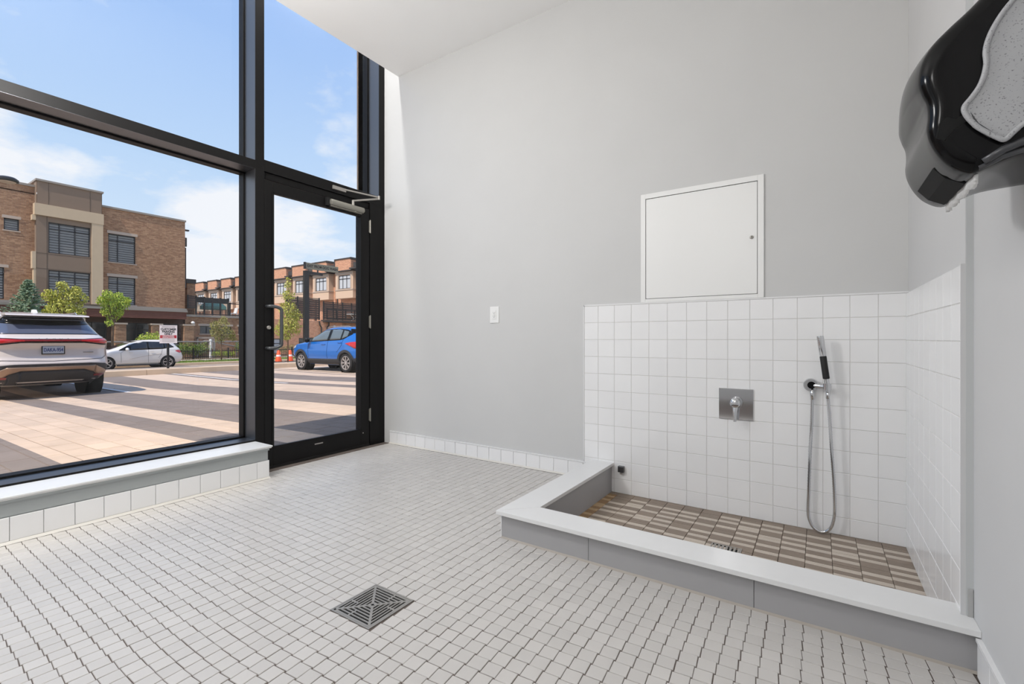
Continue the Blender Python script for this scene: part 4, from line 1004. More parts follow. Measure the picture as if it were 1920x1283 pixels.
gt.part('frame', MB().box(-41.3, -41.2, 16.95, 17.05, -.55, 1.05).box(-41.3, -41.2, 18.2, 18.3, -.55, 1.05).box(-41.3, -41.2, 16.95, 18.3, .95, 1.07).box(-41.3, -41.2, 16.95, 18.3, .1, .2), M['lintel'])
mb = MB(); mb.tube([(-41.25, 17.62+.45*math.cos(a), .35+.45*math.sin(a)) for a in [PI*k/12 for k in range(13)]], .05, 6); gt.part('arch', mb, M['lintel'])
gt.part('panel', MB().box(-41.27, -41.24, 17.8, 18.2, .2, .95), M['concrete2'])

# ------------------------------------------------------------------ plants
def foliage(cl, n, size, seed, flat=.6):
    random.seed(seed); mb = MB(); tot = sum(c[3]**2 for c in cl)
    for (cx_, cy_, cz_, r) in cl:
        k = int(n*r*r/tot)
        for _ in range(k):
            d = Vector((random.gauss(0, 1), random.gauss(0, 1), random.gauss(0, 1))).normalized()*r*random.uniform(.45, 1.05)
            p = Vector((cx_, cy_, cz_))+Vector((d.x, d.y, d.z*flat if flat < 1 else d.z))
            s_ = size*random.uniform(.6, 1.3); R = Euler((random.uniform(0, PI), random.uniform(0, PI), random.uniform(0, 2*PI))).to_matrix()
            vs = [(-s_, 0, 0), (-s_*.2, -s_*.45, s_*.1), (s_, 0, 0), (-s_*.2, s_*.45, s_*.1)]
            mb.add([R @ Vector(v)+p for v in vs], [(0, 1, 2), (0, 2, 3)])
    return mb
def tree(name, x, y, z0, ztr, cl, n, size, leaf, label, group=None, seed=1, tr=.07, lean=0):
    t = Thing(name, (x, y, z0), label, 'tree', group)
    t.part('foliage', foliage(cl, n, size, seed, 1), M[leaf], kind='stuff')
    t.part('trunk', MB().tube([(x, y, z0), (x+lean*.3, y+lean*.5, (z0+ztr)/2), (x+lean*.3, y, ztr), (x, y, max(c[2] for c in cl))], [tr, tr*.85, tr*.6, tr*.15], 8), M['bark'], smooth=True)
    br = MB(); random.seed(seed+50)
    for c in cl[:8]:
        br.tube([(x, y, ztr-.15+random.uniform(0, .3)), ((x+c[0])/2, (y+c[1])/2, (ztr+c[2])/2-.05), (c[0], c[1], c[2])], [tr*.45, tr*.3, tr*.1], 5)
    t.part('branches', br, M['bark'], kind='stuff'); return t
def pt(u_x, u_y, x): return u_y/u_x*x
# coordinates from the plan: direction ratios y/x measured once, distances along x
def Y(ratio, x): return ratio*x
x3 = -36.6; y3 = 11.144/-39.362*x3
tree('street_tree', x3, y3, -.57, 1.75, [(x3, y3, 3.15, .45), (x3+.1, y3-.5, 3.25, .34), (x3, y3+.5, 3.05, .36), (x3-.2, y3+.1, 2.35, .36), (x3+.2, y3-.3, 3.65, .28), (x3, y3+.3, 3.6, .26), (x3+.1, y3+.65, 3.35, .24), (x3, y3-.15, 1.9, .22), (x3, y3-.25, 2.65, .34), (x3, y3+.3, 2.6, .28)], 2300, .08, 'leaf_g', 'bright green young tree with a bare trunk behind the white hatchback', seed=3, tr=.09)
x2 = -35.9; y2 = 9.396/-42.009*x2
tree('street_tree', x2, y2, -.57, 1.2, [(x2, y2, 3.25, .52), (x2, y2-.6, 3.35, .36), (x2, y2+.65, 3.25, .38), (x2, y2-.35, 2.95, .34), (x2, y2+.3, 3.55, .32), (x2+.1, y2-.2, 2.5, .68), (x2, y2+.4, 2.4, .56), (x2, y2-.15, 3.95, .28), (x2, y2+.25, 1.8, .55), (x2, y2-.65, 2.4, .34), (x2, y2+.5, 3.75, .25)], 3600, .085, 'leaf_y', 'broad yellow-green tree in front of the stucco bay above the white SUV roof', seed=4, tr=.1)
x4 = -34.4; y4 = 15.153/-33.297*x4
tree('street_tree', x4, y4, -.57, .9, [(x4, y4, 1.75, .55), (x4, y4-.35, 1.4, .40), (x4, y4+.45, 1.3, .45), (x4+.1, y4-.5, 1.85, .3), (x4, y4+.15, 2.25, .25), (x4, y4+.75, 1.0, .28), (x4, y4-.1, .95, .35)], 1800, .06, 'leaf_o', 'small olive-green tree on the grass strip in front of the podium', seed=5, tr=.05)
x5 = -19.1; y5 = 11.361/-19.084*x5
tree('street_tree', x5, y5, -.08, 1.0, [(x5, y5, 1.6, .42), (x5, y5, 2.2, .38), (x5, y5, 2.8, .28), (x5, y5, 3.25, .17), (x5, y5+.3, 1.35, .32), (x5, y5-.3, 1.3, .3), (x5, y5+.38, 1.9, .26), (x5, y5-.1, 1.05, .24), (x5, y5, 3.5, .09)], 2300, .05, 'leaf_y', 'slim upright street tree with yellowing leaves seen through the door glass', seed=6, tr=.03)
# spruce
xs_ = -38.7; ys_ = 7.78/-42.639*xs_
sp = Thing('spruce_tree', (xs_, ys_, -.57), 'blue-green spruce with tiered branches above the roof of the white SUV', 'tree')
sp.part('trunk', MB().tube([(xs_, ys_, -.57), (xs_, ys_, 4.1)], [.12, .02], 8), M['bark'])
random.seed(8); mb = MB()
for k in range(130):
    z = .6+3.75*(k/130)**.9; rad = (4.5-z)*.47+.06; a = k*2.4+random.uniform(-.3, .3)
    tip = Vector((math.cos(a)*rad*random.uniform(.8, 1.1), math.sin(a)*rad*random.uniform(.8, 1.1), rad*.22))
    for q in range(70):
        t_ = random.uniform(.15, 1); p = Vector((xs_, ys_, z))+tip*t_+Vector((0, 0, -.25*t_*rad*(1-t_)))
        s_ = .15*(1.2-t_*.5); d = Vector((random.gauss(0, 1), random.gauss(0, 1), random.gauss(0, .5)+.3)).normalized()*s_; w_ = d.cross(Vector((random.random(), random.random(), random.random()))).normalized()*.034
        mb.add([p-w_, p+w_, p+d], [(0, 1, 2)])
sp.part('needles', mb, M['needle'], kind='stuff')
def bush(x, y, z, w, h, n, leaf, label, seed, size=.06, name='shrub'):
    t = Thing(name, (x, y, z), label, 'shrub')
    cl = []; random.seed(seed)
    for k in range(6): cl.append((x+random.uniform(-.1, .1), y+w*(k/5-.5), z+h*random.uniform(.4, .68), min(h*.42, .6)))
    t.part('foliage', foliage(cl, n, size, seed, 1), M[leaf], kind='stuff')
    br = MB()
    for c in cl: br.tube([(x, y*.5+c[1]*.5, z), (c[0], c[1], c[2])], [.02, .006], 5)
    t.part('stems', br, M['bark'], kind='stuff')
bush(-38.8, 14.18/-42.024*-38.9, -.5, .9, 2.2, 1500, 'leaf_g', 'rounded light green shrub behind the roof of the white hatchback', 31, .07)
bush(-38.75, 15.6, -.5, 1.5, 1.15, 1700, 'leaf_d', 'dark green hedge behind the picket fence right of the white hatchback', 32)
bush(-38.75, 19.9, -.5, 1.6, 1.35, 1300, 'leaf_d', 'dark green hedge behind the picket fence next to the mullion', 33)
bush(-38.6, 17.75, -.5, 1.3, .55, 700, 'leaf_g', 'low light green ground cover behind the fence under the olive tree', 34, .05)
bush(-38.8, 24.0, -.5, 3.0, .9, 900, 'leaf_o', 'low dry-looking shrubs behind the fence seen through the door pull', 35, .05)

# ------------------------------------------------------------------ signs, lamp, cones
xp, yp = -18.37, 6.679
sg = Thing('parking_sign', (xp, yp, -.075), 'white and red customer parking only sign on a perforated post', 'sign')
sg.part('post', MB().box(xp-.025, xp+.025, yp-.03, yp+.03, -.075, 1.38), M['fence'])
for k in range(18): pass
sg.part('post_holes', MB().box(xp+.025, xp+.027, yp-.008, yp+.008, -.0, .01), M['rail'])
R_face = Matrix.Translation((xp+.045, yp, 0)) @ Matrix(((0, 0, 1, 0), (1, 0, 0, 0), (0, 1, 0, 0), (0, 0, 0, 1)))
ang = math.radians(-18)
fm_ = Matrix.Translation((xp+.035, yp, 1.08)) @ Matrix.Rotation(ang, 4, 'Z') @ Matrix(((0, 0, 1, 0), (1, 0, 0, 0), (0, 1, 0, 0), (0, 0, 0, 1)))
offm = Matrix.Translation((-xp, -yp, .075))
def flat(parent, name, u0, u1, v0, v1, d0, d1, m):
    mb = MB().box(u0, u1, v0, v1, d0, d1); mb.v = [tuple(fm_ @ Vector(p)) for p in mb.v]; return sg.part(name, mb, m)
flat(sg, 'sign_face', -.24, .24, -.305, .305, 0, .006, M['signw'])
flat(sg, 'red_band', -.225, .225, -.135, -.035, .006, .0075, M['signr'])
flat(sg, 'border', -.228, .228, .283, .288, .006, .007, M['ink'])
for body, v, sz, m in (('CUSTOMER', .165, .092, 'ink'), ('PARKING', .085, .092, 'ink'), ('ONLY', .008, .092, 'ink'), ('UNAUTHORIZED', -.064, .045, 'signw'), ('VEHICLES TOWED', -.108, .045, 'signw')):
    text_mesh('lettering', body, sz, M[m], offm @ fm_ @ Matrix.Translation((0, v, .0085)), sg.o, sx=.88, bold=sz*.035)
for v in (-.17, -.2, -.23, -.26): flat(sg, 'fine_print', -.17, .17, v, v+.008, .006, .007, M['rail'])
flat(sg, 'fine_print', -.18, .18, .235, .255, .006, .007, M['rail'])
# direction blade sign
xe, ye = -18.37, 11.78
bs = Thing('blade_sign', (xe, ye, -.075), 'olive blade sign reading exit from dog wash on a tall dark pole', 'sign')
bs.part('pole', MB().box(xe-.07, xe+.07, ye-.13, ye+.07, -.075, 3.85), M['fence'])
bs.part('arm', MB().box(xe-.04, xe+.04, ye, ye+.75, 3.72, 3.84).box(xe-.02, xe+.02, ye+.5, ye+.55, 3.8, 3.98), M['fence'])
bs.part('sign_panel', MB().box(xe-.03, xe+.03, ye-.06, ye+1.55, 3.94, 4.21), M['signo'])
bs.part('end_cap', MB().box(xe-.05, xe+.05, ye-.12, ye-.06, 3.93, 4.22), M['fence'])
fm2 = Matrix.Translation((.031, .76, 4.075+.075)) @ Matrix(((0, 0, 1, 0), (1, 0, 0, 0), (0, 1, 0, 0), (0, 0, 0, 1)))
text_mesh('lettering', 'EXIT FROM DOG WASH', .17, M['ink'], fm2, bs.o, sx=.82, extr=.002, bold=.004)
# street lamp reaching in from the left
sl = Thing('street_lamp', (-29.4, 3.6, -.6), 'dark street lamp head at the left edge above the roofline', 'lamp')
sl.part('head', MB().lathe([(.05, .16), (.26, .14), (.36, .06), (.36, -.02), (.30, -.05), (.02, -.05)], (-29.4, 4.72, 7.80), 'z', 24), M['fence'], smooth=True, angle=40)
sl.part('lens', MB().lathe([(.28, 0), (.24, -.03), (.02, -.04)], (-29.4, 4.72, 7.75), 'z', 20), M['lintel'])
sl.part('arm', MB().tube([(-29.4, 4.7, 7.9), (-29.4, 4.2, 7.95), (-29.4, 3.6, 7.8)], .05, 8), M['fence'])
sl.part('pole', MB().tube([(-29.4, 3.6, -.6), (-29.4, 3.6, 7.9)], [.09, .05], 10), M['fence'])
# orange cones
for q, (xx, yy) in enumerate(((-25.9, 14.85), (-25.9, 15.55))):
    cn_ = Thing('traffic_cone', (xx, yy, -.42), ('orange traffic cone left of the slim tree trunk' if q == 0 else 'orange traffic cone right of the slim tree trunk beside the blue car'), 'cone', 'orange cones by the blue car')
    cn_.part('base', MB().box(xx-.22, xx+.22, yy-.22, yy+.22, -.42, -.37), M['black'])
    cn_.part('cone_body', MB().lathe([(.18, 0), (.07, .62), (.05, .64)], (xx, yy, -.37), 'z', 16), M['orange'], smooth=True, angle=40)
    cn_.part('stripe', MB().lathe([(.135, .28), (.108, .40)], (xx, yy, -.37), 'z', 16, cap=False), M['signw'], smooth=True)

# ================================================================== CARS
class Car:
    def __init__(s, lv): s.lv = lv
    def at(s, z):
        lv = s.lv
        if z <= lv[0][0]: return lv[0][1:]
        for a, b in zip(lv, lv[1:]):
            if z <= b[0]:
                t = (z-a[0])/(b[0]-a[0]); return tuple(p+(q-p)*t for p, q in zip(a[1:], b[1:]))
        return lv[-1][1:]
    def side(s, x, z, off=0, sg=1):
        xr, xf, w, n = s.at(z); xm, a = (xr+xf)/2, (xf-xr)/2; t = min(abs((x-xm)/a), .9999)
        return (x, sg*(w*(1-t**n)**(1/n)+off), z)
    def rear(s, y, z, off=0):
        xr, xf, w, n = s.at(z); xm, a = (xr+xf)/2, (xf-xr)/2; t = min(abs(y/w), .9999)
        return (xm-a*(1-t**n)**(1/n)-off, y, z)
    def ring(s, z, N=120):
        xr, xf, w, n = s.at(z); xm, a = (xr+xf)/2, (xf-xr)/2
        U = .90; vmax = (1-U**n)**(1/n); ns, ne = int(N*.36), int(N*.14); pts = []
        for i in range(ns): u = -U+2*U*i/ns; pts.append((xm+a*u, w*(1-abs(u)**n)**(1/n), z))
        for i in range(ne): v = vmax*(1-2*i/ne); pts.append((xm+a*(1-abs(v)**n)**(1/n), w*v, z))
        for i in range(ns): u = U-2*U*i/ns; pts.append((xm+a*u, -w*(1-abs(u)**n)**(1/n), z))
        for i in range(ne): v = -vmax*(1-2*i/ne); pts.append((xm-a*(1-abs(v)**n)**(1/n), w*v, z))
        return pts
    def body(s, wheels, R, dz=.03):
        z = s.lv[0][0]; zs = []
        for a, b in zip(s.lv, s.lv[1:]):
            k = max(1, int(math.ceil((b[0]-a[0])/dz)))
            zs += [a[0]+(b[0]-a[0])*i/k for i in range(k)]
        zs.append(s.lv[-1][0]); mb = MB(); vs = []; rings = [s.ring(z) for z in zs]; n = len(rings[0])
        for r in rings: vs += r
        fs = []
        for i in range(len(rings)-1):
            for k in range(n):
                k2 = (k+1) % n; q = (i*n+k, i*n+k2, (i+1)*n+k2, (i+1)*n+k)
                c = [sum(vs[j][d] for j in q)/4 for d in range(3)]
                if abs(c[1]) > .5 and any((c[0]-wx_)**2+(c[2]-wz_)**2 < R*R for wx_, wz_ in wheels): continue
                fs.append(q)
        fs.append(tuple((len(rings)-1)*n+k for k in range(n))); fs.append(tuple(range(n-1, -1, -1)))
        mb.add(vs, fs); return mb
def pl(pts, s):
    if s <= pts[0][0]: return pts[0][1]
    for a, b in zip(pts, pts[1:]):
        if s <= b[0]:
            t = (s-a[0])/(b[0]-a[0]+1e-9); return a[1]+(b[1]-a[1])*t
    return pts[-1][1]
def patch(fn, top, bot, off=.006, ns=40, nt_=8, thick=.012):
    """a shaped panel lying on the body between two curves given over the horizontal coordinate"""
    s0, s1 = max(top[0][0], bot[0][0]), min(top[-1][0], bot[-1][0])
    ks = sorted(set([s0+(s1-s0)*i/ns for i in range(ns+1)]+[p[0] for p in top+bot if s0 <= p[0] <= s1]))
    vs = []; fs = []; m = nt_+1
    for lay, o_ in enumerate((off, off-thick)):
        for s_ in ks:
            a, b = pl(bot, s_), pl(top, s_)
            for j in range(m): vs.append(fn(s_, a+(b-a)*j/nt_, o_))
    K = len(ks)
    for i in range(K-1):
        for j in range(nt_): q = i*m+j; fs.append((q, q+1, q+m+1, q+m))
    B_ = K*m
    for i in range(K-1):
        fs.append((i*m, (i+1)*m, B_+(i+1)*m, B_+i*m)); t = nt_; fs.append((i*m+t, (i+1)*m+t, B_+(i+1)*m+t, B_+i*m+t))
    for j in range(nt_):
        fs.append((j, j+1, B_+j+1, B_+j)); t = (K-1)*m; fs.append((t+j, t+j+1, B_+t+j+1, B_+t+j))
    return MB().add(vs, fs)
def archring(car, wx_, wz_, r0, r1, off, sg=1, a0=-.35, a1=PI+.35):
    mb = MB(); vs = []; fs = []; n = 36
    for i in range(n+1):
        a = a0+(a1-a0)*i/n
        for r in (r0, (r0+r1)/2, r1):
            x, z = wx_+r*math.cos(a), wz_+r*math.sin(a); z = max(z, .14); vs.append(car.side(x, z, off if r > r0 else off-.0, sg))
        x, z = wx_+r0*math.cos(a), max(wz_+r0*math.sin(a), .14); p = car.side(x, z, -.06, sg); vs.append(p)
    for i in range(n):
        b = i*4; fs += [(b, b+1, b+5, b+4), (b+1, b+2, b+6, b+5), (b, b+4, b+7, b+3)]
    return mb.add(vs, fs)
def wheel(car_root, x, y, z, R, rr, w, sg, spokes, style, rimm='rim'):
    """y = outer face position; sg = side; returns wheel part with rim sub-part"""
    t = MB().lathe([(rr+.005, -w*sg), (R-.03, -w*sg), (R, -(w-.03)*sg), (R, -.03*sg), (R-.025, -.005*sg), (rr+.03, 0), (rr+.004, -.012*sg), (rr-.01, -.03*sg), (rr-.01, -w*sg)], (x, y, z), 'y', 48, cap=False)
    tw_ = t.build('wheel', M['tyre'], car_root, smooth=True, angle=40)
    rm = MB().lathe([(rr+.006, -.012*sg), (rr-.012, -.010*sg), (rr-.022, -.03*sg), (rr-.022, -.10*sg)], (x, y, z), 'y', 40, cap=False)
    for k in range(spokes):
        for d_ in ((-.09, .09) if style == 'twin' else (0,)):
            a = 2*PI*k/spokes+d_*1.0
            c, s_ = math.cos(a), math.sin(a); wd = .020 if style == 'twin' else .032
            r0, r1 = .045, rr-.012
            a2 = 2*PI*k/spokes+d_*.3; c2, s2 = math.cos(a2), math.sin(a2)
            p0, p1 = Vector((r0*c2, 0, r0*s2)), Vector((r1*c, 0, r1*s_)); dd = (p1-p0).normalized(); nn = Vector((-dd.z, 0, dd.x))*wd*.5
            vs = []
            for yy in (y-.022*sg, y-.05*sg):
                vs += [(x+(p0-nn).x, yy, z+(p0-nn).z), (x+(p1-nn*1.1).x, yy+.008*sg, z+(p1-nn*1.1).z), (x+(p1+nn*1.1).x, yy+.008*sg, z+(p1+nn*1.1).z), (x+(p0+nn).x, yy, z+(p0+nn).z)]
            rm.add(vs, [(0, 1, 2, 3), (7, 6, 5, 4), (0, 1, 5, 4), (1, 2, 6, 5), (2, 3, 7, 6), (3, 0, 4, 7)])
    rm.lathe([(.06, -.05*sg), (.055, -.020*sg), (.02, -.016*sg), (0, -.016*sg)], (x, y, z), 'y', 20, cap=False)
    rm.build('alloy_rim', M[rimm], tw_, smooth=True, angle=35)
    MB().lathe([(rr-.02, -.075*sg), (0, -.075*sg)], (x, y, z), 'y', 24, cap=False).build('brake_backing', M['void'], tw_)
def carroot(name, loc, rz, label, cat='car'):
    o = bpy.data.objects.new(name, None); COL.objects.link(o); o.location = loc; o.rotation_euler = (0, 0, rz); o['label'] = label; o['category'] = cat; return o
def wells(root, pts, R, w):
    for (x, y, z, sg) in pts:
        MB().lathe([(R+.05, -.30*sg), (R+.05, -.03*sg), (R+.05, -.30*sg), (0, -.30*sg)], (x, y, z), 'y', 28, cap=False).build('wheel_well', M['void'], root)
paint_w = mat('pearl_white_paint', (214, 206, 200), .28, coat=.6)
paint_w2 = mat('silver_white_paint', (222, 218, 212), .3, coat=.6)
paint_b = mat('blue_car_paint', (12, 108, 196), .22, coat=.8, metal=.15)
bronze = mat('bronze_trim', (168, 142, 120), .35, metal=.5)

# ---- white SUV seen from behind
SV = Car([(.24, .42, 4.6, .80, 6), (.32, .20, 4.75, .88, 6), (.44, .10, 4.84, .935, 7), (.58, .02, 4.88, .955, 7), (.66, .00, 4.89, .96, 7), (.80, .07, 4.88, .96, 7), (.95, .10, 4.82, .955, 7), (1.06, .03, 4.5, .945, 7), (1.12, .03, 4.15, .93, 7), (1.18, .10, 3.85, .90, 6), (1.22, .20, 3.60, .86, 6), (1.30, .30, 3.35, .82, 5.5), (1.42, .45, 3.1, .765, 5), (1.52, .58, 2.85, .71, 5), (1.58, .50, 2.65, .68, 5), (1.63, .62, 2.4, .63, 4.5), (1.665, .85, 2.2, .56, 4), (1.685, 1.15, 2.0, .45, 3.5), (1.692, 1.4, 1.8, .25, 3)])
sx_, sy_, sr = -12.35, 2.61, PI
suv = carroot('white_suv', (sx_, sy_, -.222), sr, 'pearl white SUV seen from behind with a full-width red light bar')
wl_ = [(1.0, .375), (3.85, .375)]
SV.body(wl_, .46).build('body', paint_w, suv, smooth=True, angle=50)
wells(suv, [(x, s_*.92, z, s_) for x, z in wl_ for s_ in (1, -1)], .42, .3)
for x, z in wl_:
    for s_ in (1, -1): wheel(suv, x, s_*.925, z, .375, .265, .245, s_, 10, 'single')
for x, z in wl_:
    for s_ in (1, -1): archring(SV, x, z, .44, .53, .012, s_).build('wheel_arch', M['clad'], suv)
R_ = SV.rear
patch(R_, [(-.62, 1.50), (-.5, 1.575), (.5, 1.575), (.62, 1.50)], [(-.80, 1.235), (.80, 1.235)], .006).build('temp', M['carglass'], suv) if False else None
rw = patch(R_, [(-.775, 1.245), (-.66, 1.46), (-.56, 1.575), (.56, 1.575), (.66, 1.46), (.775, 1.245)], [(-.775, 1.235), (.775, 1.235)], .006, 50, 10).build('rear_window', mat('rear_glass', (84, 92, 112), .15, coat=.3), suv, smooth=True)
patch(R_, [(-.67, 1.455), (-.57, 1.585), (.57, 1.585), (.67, 1.455)], [(-.67, 1.45), (-.45, 1.425), (0, 1.41), (.45, 1.425), (.67, 1.45)], .012, 50, 6).build('spoiler_shade', M['gloss_black'], suv, smooth=True)
MB().prism([(.30, 1.59), (.34, 1.62), (.75, 1.655), (.72, 1.60)], 'y', -.60, .60).build('roof_spoiler', paint_w, suv, bevel=.01)
MB().prism([(1.30, 1.675), (1.42, 1.76), (1.56, 1.76), (1.60, 1.675)], 'y', -.03, .03).build('antenna_fin', M['white_pl'], suv, bevel=.01)
for s_ in (1, -1): MB().tube([(1.0, s_*.56, 1.66), (1.15, s_*.57, 1.70), (2.3, s_*.57, 1.71), (2.5, s_*.57, 1.66)], .016, 8).build('roof_rail', M['chrome'], suv)
patch(R_, [(-.93, 1.20), (-.80, 1.17), (-.45, 1.145), (.45, 1.145), (.80, 1.17), (.93, 1.20)], [(-.93, 1.015), (-.75, 1.02), (-.45, 1.065), (.45, 1.065), (.75, 1.02), (.93, 1.015)], .010, 60, 6).build('light_bar_surround', M['gloss_black'], suv, smooth=True)
tlb = patch(R_, [(-.925, 1.185), (-.80, 1.155), (-.45, 1.128), (.45, 1.128), (.80, 1.155), (.925, 1.185)], [(-.925, 1.05), (-.75, 1.05), (-.45, 1.092), (.45, 1.092), (.75, 1.05), (.925, 1.05)], .018, 60, 4).build('tail_light', M['red'], suv, smooth=True)
patch(R_, [(-.40, 1.1265), (.40, 1.1265)], [(-.40, 1.094), (.40, 1.094)], .020, 20, 2).build('light_bar_centre', mat('dark_red', (96, 24, 24), .2), suv)
fmr = Matrix.Translation((0.0, 0, 1.135)) @ Matrix(((0, 0, -1, 0), (-1, 0, 0, 0), (0, 1, 0, 0), (0, 0, 0, 1)))
for q, ch in enumerate('LEXUS'):
    text_mesh('badge_letter', ch, .06, M['chrome'], Matrix.Translation((-.0, .20-.10*q, 0)) @ Matrix.Translation((SV.rear(.2, 1.13)[0]-.024, 0, 1.132)) @ Matrix(((0, 0, -1, 0), (-1, 0, 0, 0), (0, 1, 0, 0), (0, 0, 0, 1))), suv, extr=.003)
px_ = SV.rear(0, .93)[0]
pf = MB().box(px_-.012, px_-.035, -.165, .165, .845, 1.005).build('plate_frame', M['black'], suv)
MB().box(px_-.036, px_-.039, -.150, .150, .862, 1.000).build('licence_plate', M['plate'], suv)
text_mesh('plate_text', 'DAKA-954', .098, M['plateb'], Matrix.Translation((px_-.0405, 0, .928)) @ Matrix(((0, 0, -1, 0), (-1, 0, 0, 0), (0, 1, 0, 0), (0, 0, 0, 1))), suv, extr=.001, sx=.62, bold=.002)
MB().box(px_+.02, px_-.014, -.60, -.44, .868, .884).build('model_badge', M['rail'], suv)
def seam(fn, pts, w_=.008, off=.003, m='void', nm='panel_gap', root=None):
    for a, b in zip(pts, pts[1:]): pass
    mb = MB(); n = 10; vs = []; fs = []
    path = []
    for a, b in zip(pts, pts[1:]):
        for i in range(n): path.append((a[0]+(b[0]-a[0])*i/n, a[1]+(b[1]-a[1])*i/n))
    path.append(pts[-1])
    mb.tube([fn(p[0], p[1], off) for p in path], w_*.5, 5); return mb.build(nm, M[m], root)
seam(R_, [(-.84, 1.02), (-.83, .80), (-.74, .745), (0, .715), (.74, .745), (.83, .80), (.84, 1.02)], root=suv)
patch(R_, [(-.945, .56), (-.80, .64), (-.55, .665), (.55, .665), (.80, .64), (.945, .56)], [(-.945, .40), (-.80, .52), (-.62, .615), (.62, .615), (.80, .52), (.945, .40)], .012, 60, 4).build('bumper_trim', M['clad'], suv, smooth=True)
patch(R_, [(-.93, .42), (-.80, .52), (-.62, .612), (.62, .612), (.80, .52), (.93, .42)], [(-.93, .36), (-.75, .34), (-.60, .48), (-.45, .54), (.45, .54), (.60, .48), (.75, .34), (.93, .36)], .016, 60, 4).build('bumper_garnish', bronze, suv, smooth=True, label='bronze lower bumper garnish')
patch(R_, [(-.75, .345), (-.60, .478), (-.45, .538), (.45, .538), (.60, .478), (.75, .345)], [(-.75, .26), (.75, .26)], .010, 50, 4).build('diffuser', M['clad'], suv, smooth=True)
for s_ in (1, -1):
    a, b = sorted((s_*.62, s_*.86)); patch(R_, [(a, .425), (b, .425)], [(a, .385), (b, .385)], .022, 10, 2).build('reflector', mat('reflector_red%d' % s_, (140, 40, 38), .3), suv)
    MB().tube([R_(s_*.93, .62, .012), R_(s_*.945, .75, .012), R_(s_*.925, .86, .008)], [.02, .026, .012], 6).build('bumper_vent', M['void'], suv)
# side glass (left and right)
for s_ in (1, -1):
    patch(lambda x, z, o, s_=s_: SV.side(x, z, o, s_), [(.80, 1.28), (1.0, 1.45), (1.4, 1.57), (2.3, 1.57), (2.75, 1.45), (3.2, 1.25)], [(.80, 1.22), (3.2, 1.22)], .005, 30, 6).build('side_window', M['carglass'], suv, smooth=True)
    MB().lathe([(0, -.10), (.07, -.06), (.09, 0), (.07, .06), (0, .10)], (2.9, s_*1.02, 1.24), 'y', 12).build('side_mirror', paint_w, suv, smooth=True)
patch(lambda y, z, o: (lambda p: (p[0], p[1], p[2]))((SV.at(z)[0]+SV.at(z)[1]-R_(y, z, o)[0], y, z)), [(-.55, 1.56), (.55, 1.56)], [(-.7, 1.24), (.7, 1.24)], .005, 20, 6).build('windscreen', M['carglass'], suv)

# ---- white hatchback, side on
HB = Car([(.20, .30, 4.15, .76, 6), (.30, .10, 4.27, .85, 6), (.45, .02, 4.33, .885, 7), (.60, .0, 4.35, .895, 7), (.75, .04, 4.30, .895, 7), (.85, .08, 4.05, .885, 7), (.92, .10, 3.75, .875, 6), (.99, .12, 3.45, .86, 6), (1.04, .15, 3.28, .84, 6), (1.12, .22, 3.10, .80, 5), (1.25, .33, 2.80, .74, 5), (1.38, .42, 2.48, .68, 5), (1.46, .40, 2.22, .63, 4.5), (1.51, .6, 1.98, .55, 4), (1.54, .95, 1.7, .42, 3.5), (1.548, 1.15, 1.5, .2, 3)])
hb = carroot('white_hatchback', (-31.35, 11.92, -.665), -PI/2, 'white hatchback parked side-on at the far side of the road')
wl_ = [(.84, .315), (3.52, .315)]
HB.body(wl_, .385).build('body', paint_w2, hb, smooth=True, angle=50)
wells(hb, [(x, s_*.86, z, s_) for x, z in wl_ for s_ in (1, -1)], .35, .3)
for x, z in wl_:
    for s_ in (1, -1):
        wheel(hb, x, s_*.87, z, .315, .225, .21, s_, 5, 'twin'); archring(HB, x, z, .365, .415, .006, s_, -.1, PI+.1).build('wheel_arch', paint_w2, hb)
for s_ in (1, -1):
    F_ = lambda x, z, o, s_=s_: HB.side(x, z, o, s_)
    patch(F_, [(.50, 1.14), (.70, 1.30), (1.2, 1.43), (1.9, 1.45), (2.3, 1.36), (2.7, 1.19), (3.02, 1.00)], [(.50, 1.12), (1.1, 1.03), (3.02, .97)], .004, 40, 6).build('window_surround', M['gloss_black'], hb, smooth=True)
    patch(F_, [(1.02, 1.355), (1.25, 1.41), (1.70, 1.42)], [(1.02, 1.07), (1.70, 1.045)], .010, 14, 5).build('side_window', M['carglass'], hb, smooth=True)
    patch(F_, [(1.78, 1.42), (1.95, 1.415), (2.3, 1.33), (2.5, 1.24)], [(1.78, 1.04), (2.5, 1.01)], .010, 14, 5).build('side_window', M['carglass'], hb, smooth=True)
    patch(F_, [(.62, 1.19), (.75, 1.28), (.95, 1.345)], [(.62, 1.13), (.95, 1.075)], .010, 10, 4).build('side_window', M['carglass'], hb, smooth=True)
    seam(F_, [(1.74, 1.04), (1.76, .60), (1.74, .30)], root=hb); seam(F_, [(2.75, 1.0), (2.95, .85), (2.93, .35)], root=hb); seam(F_, [(1.10, 1.02), (1.16, .75), (1.30, .55)], root=hb)
    seam(F_, [(1.15, .78), (1.9, .66), (2.6, .50)], .014, .004, 'lintel', 'crease', hb)
    MB().box(1.50, 1.68, s_*.905, s_*.93, .90, .925).build('door_handle', paint_w2, hb); MB().box(2.45, 2.63, s_*.905, s_*.93, .88, .905).build('door_handle', paint_w2, hb)
    patch(F_, [(.10, .93), (.30, .97), (.46, .93)], [(.10, .85), (.25, .80), (.46, .90)], .008, 8, 3).build('tail_light', M['red'], hb)
    MB().lathe([(0, -.09), (.07, -.05), (.085, 0), (.06, .06), (0, .08)], (2.70, s_*.97, 1.04), 'y', 12).build('side_mirror', M['white_pl'], hb, smooth=True)
    MB().box(1.2, 3.1, s_*.78, s_*.86, .16, .22).build('sill', M['clad'], hb)
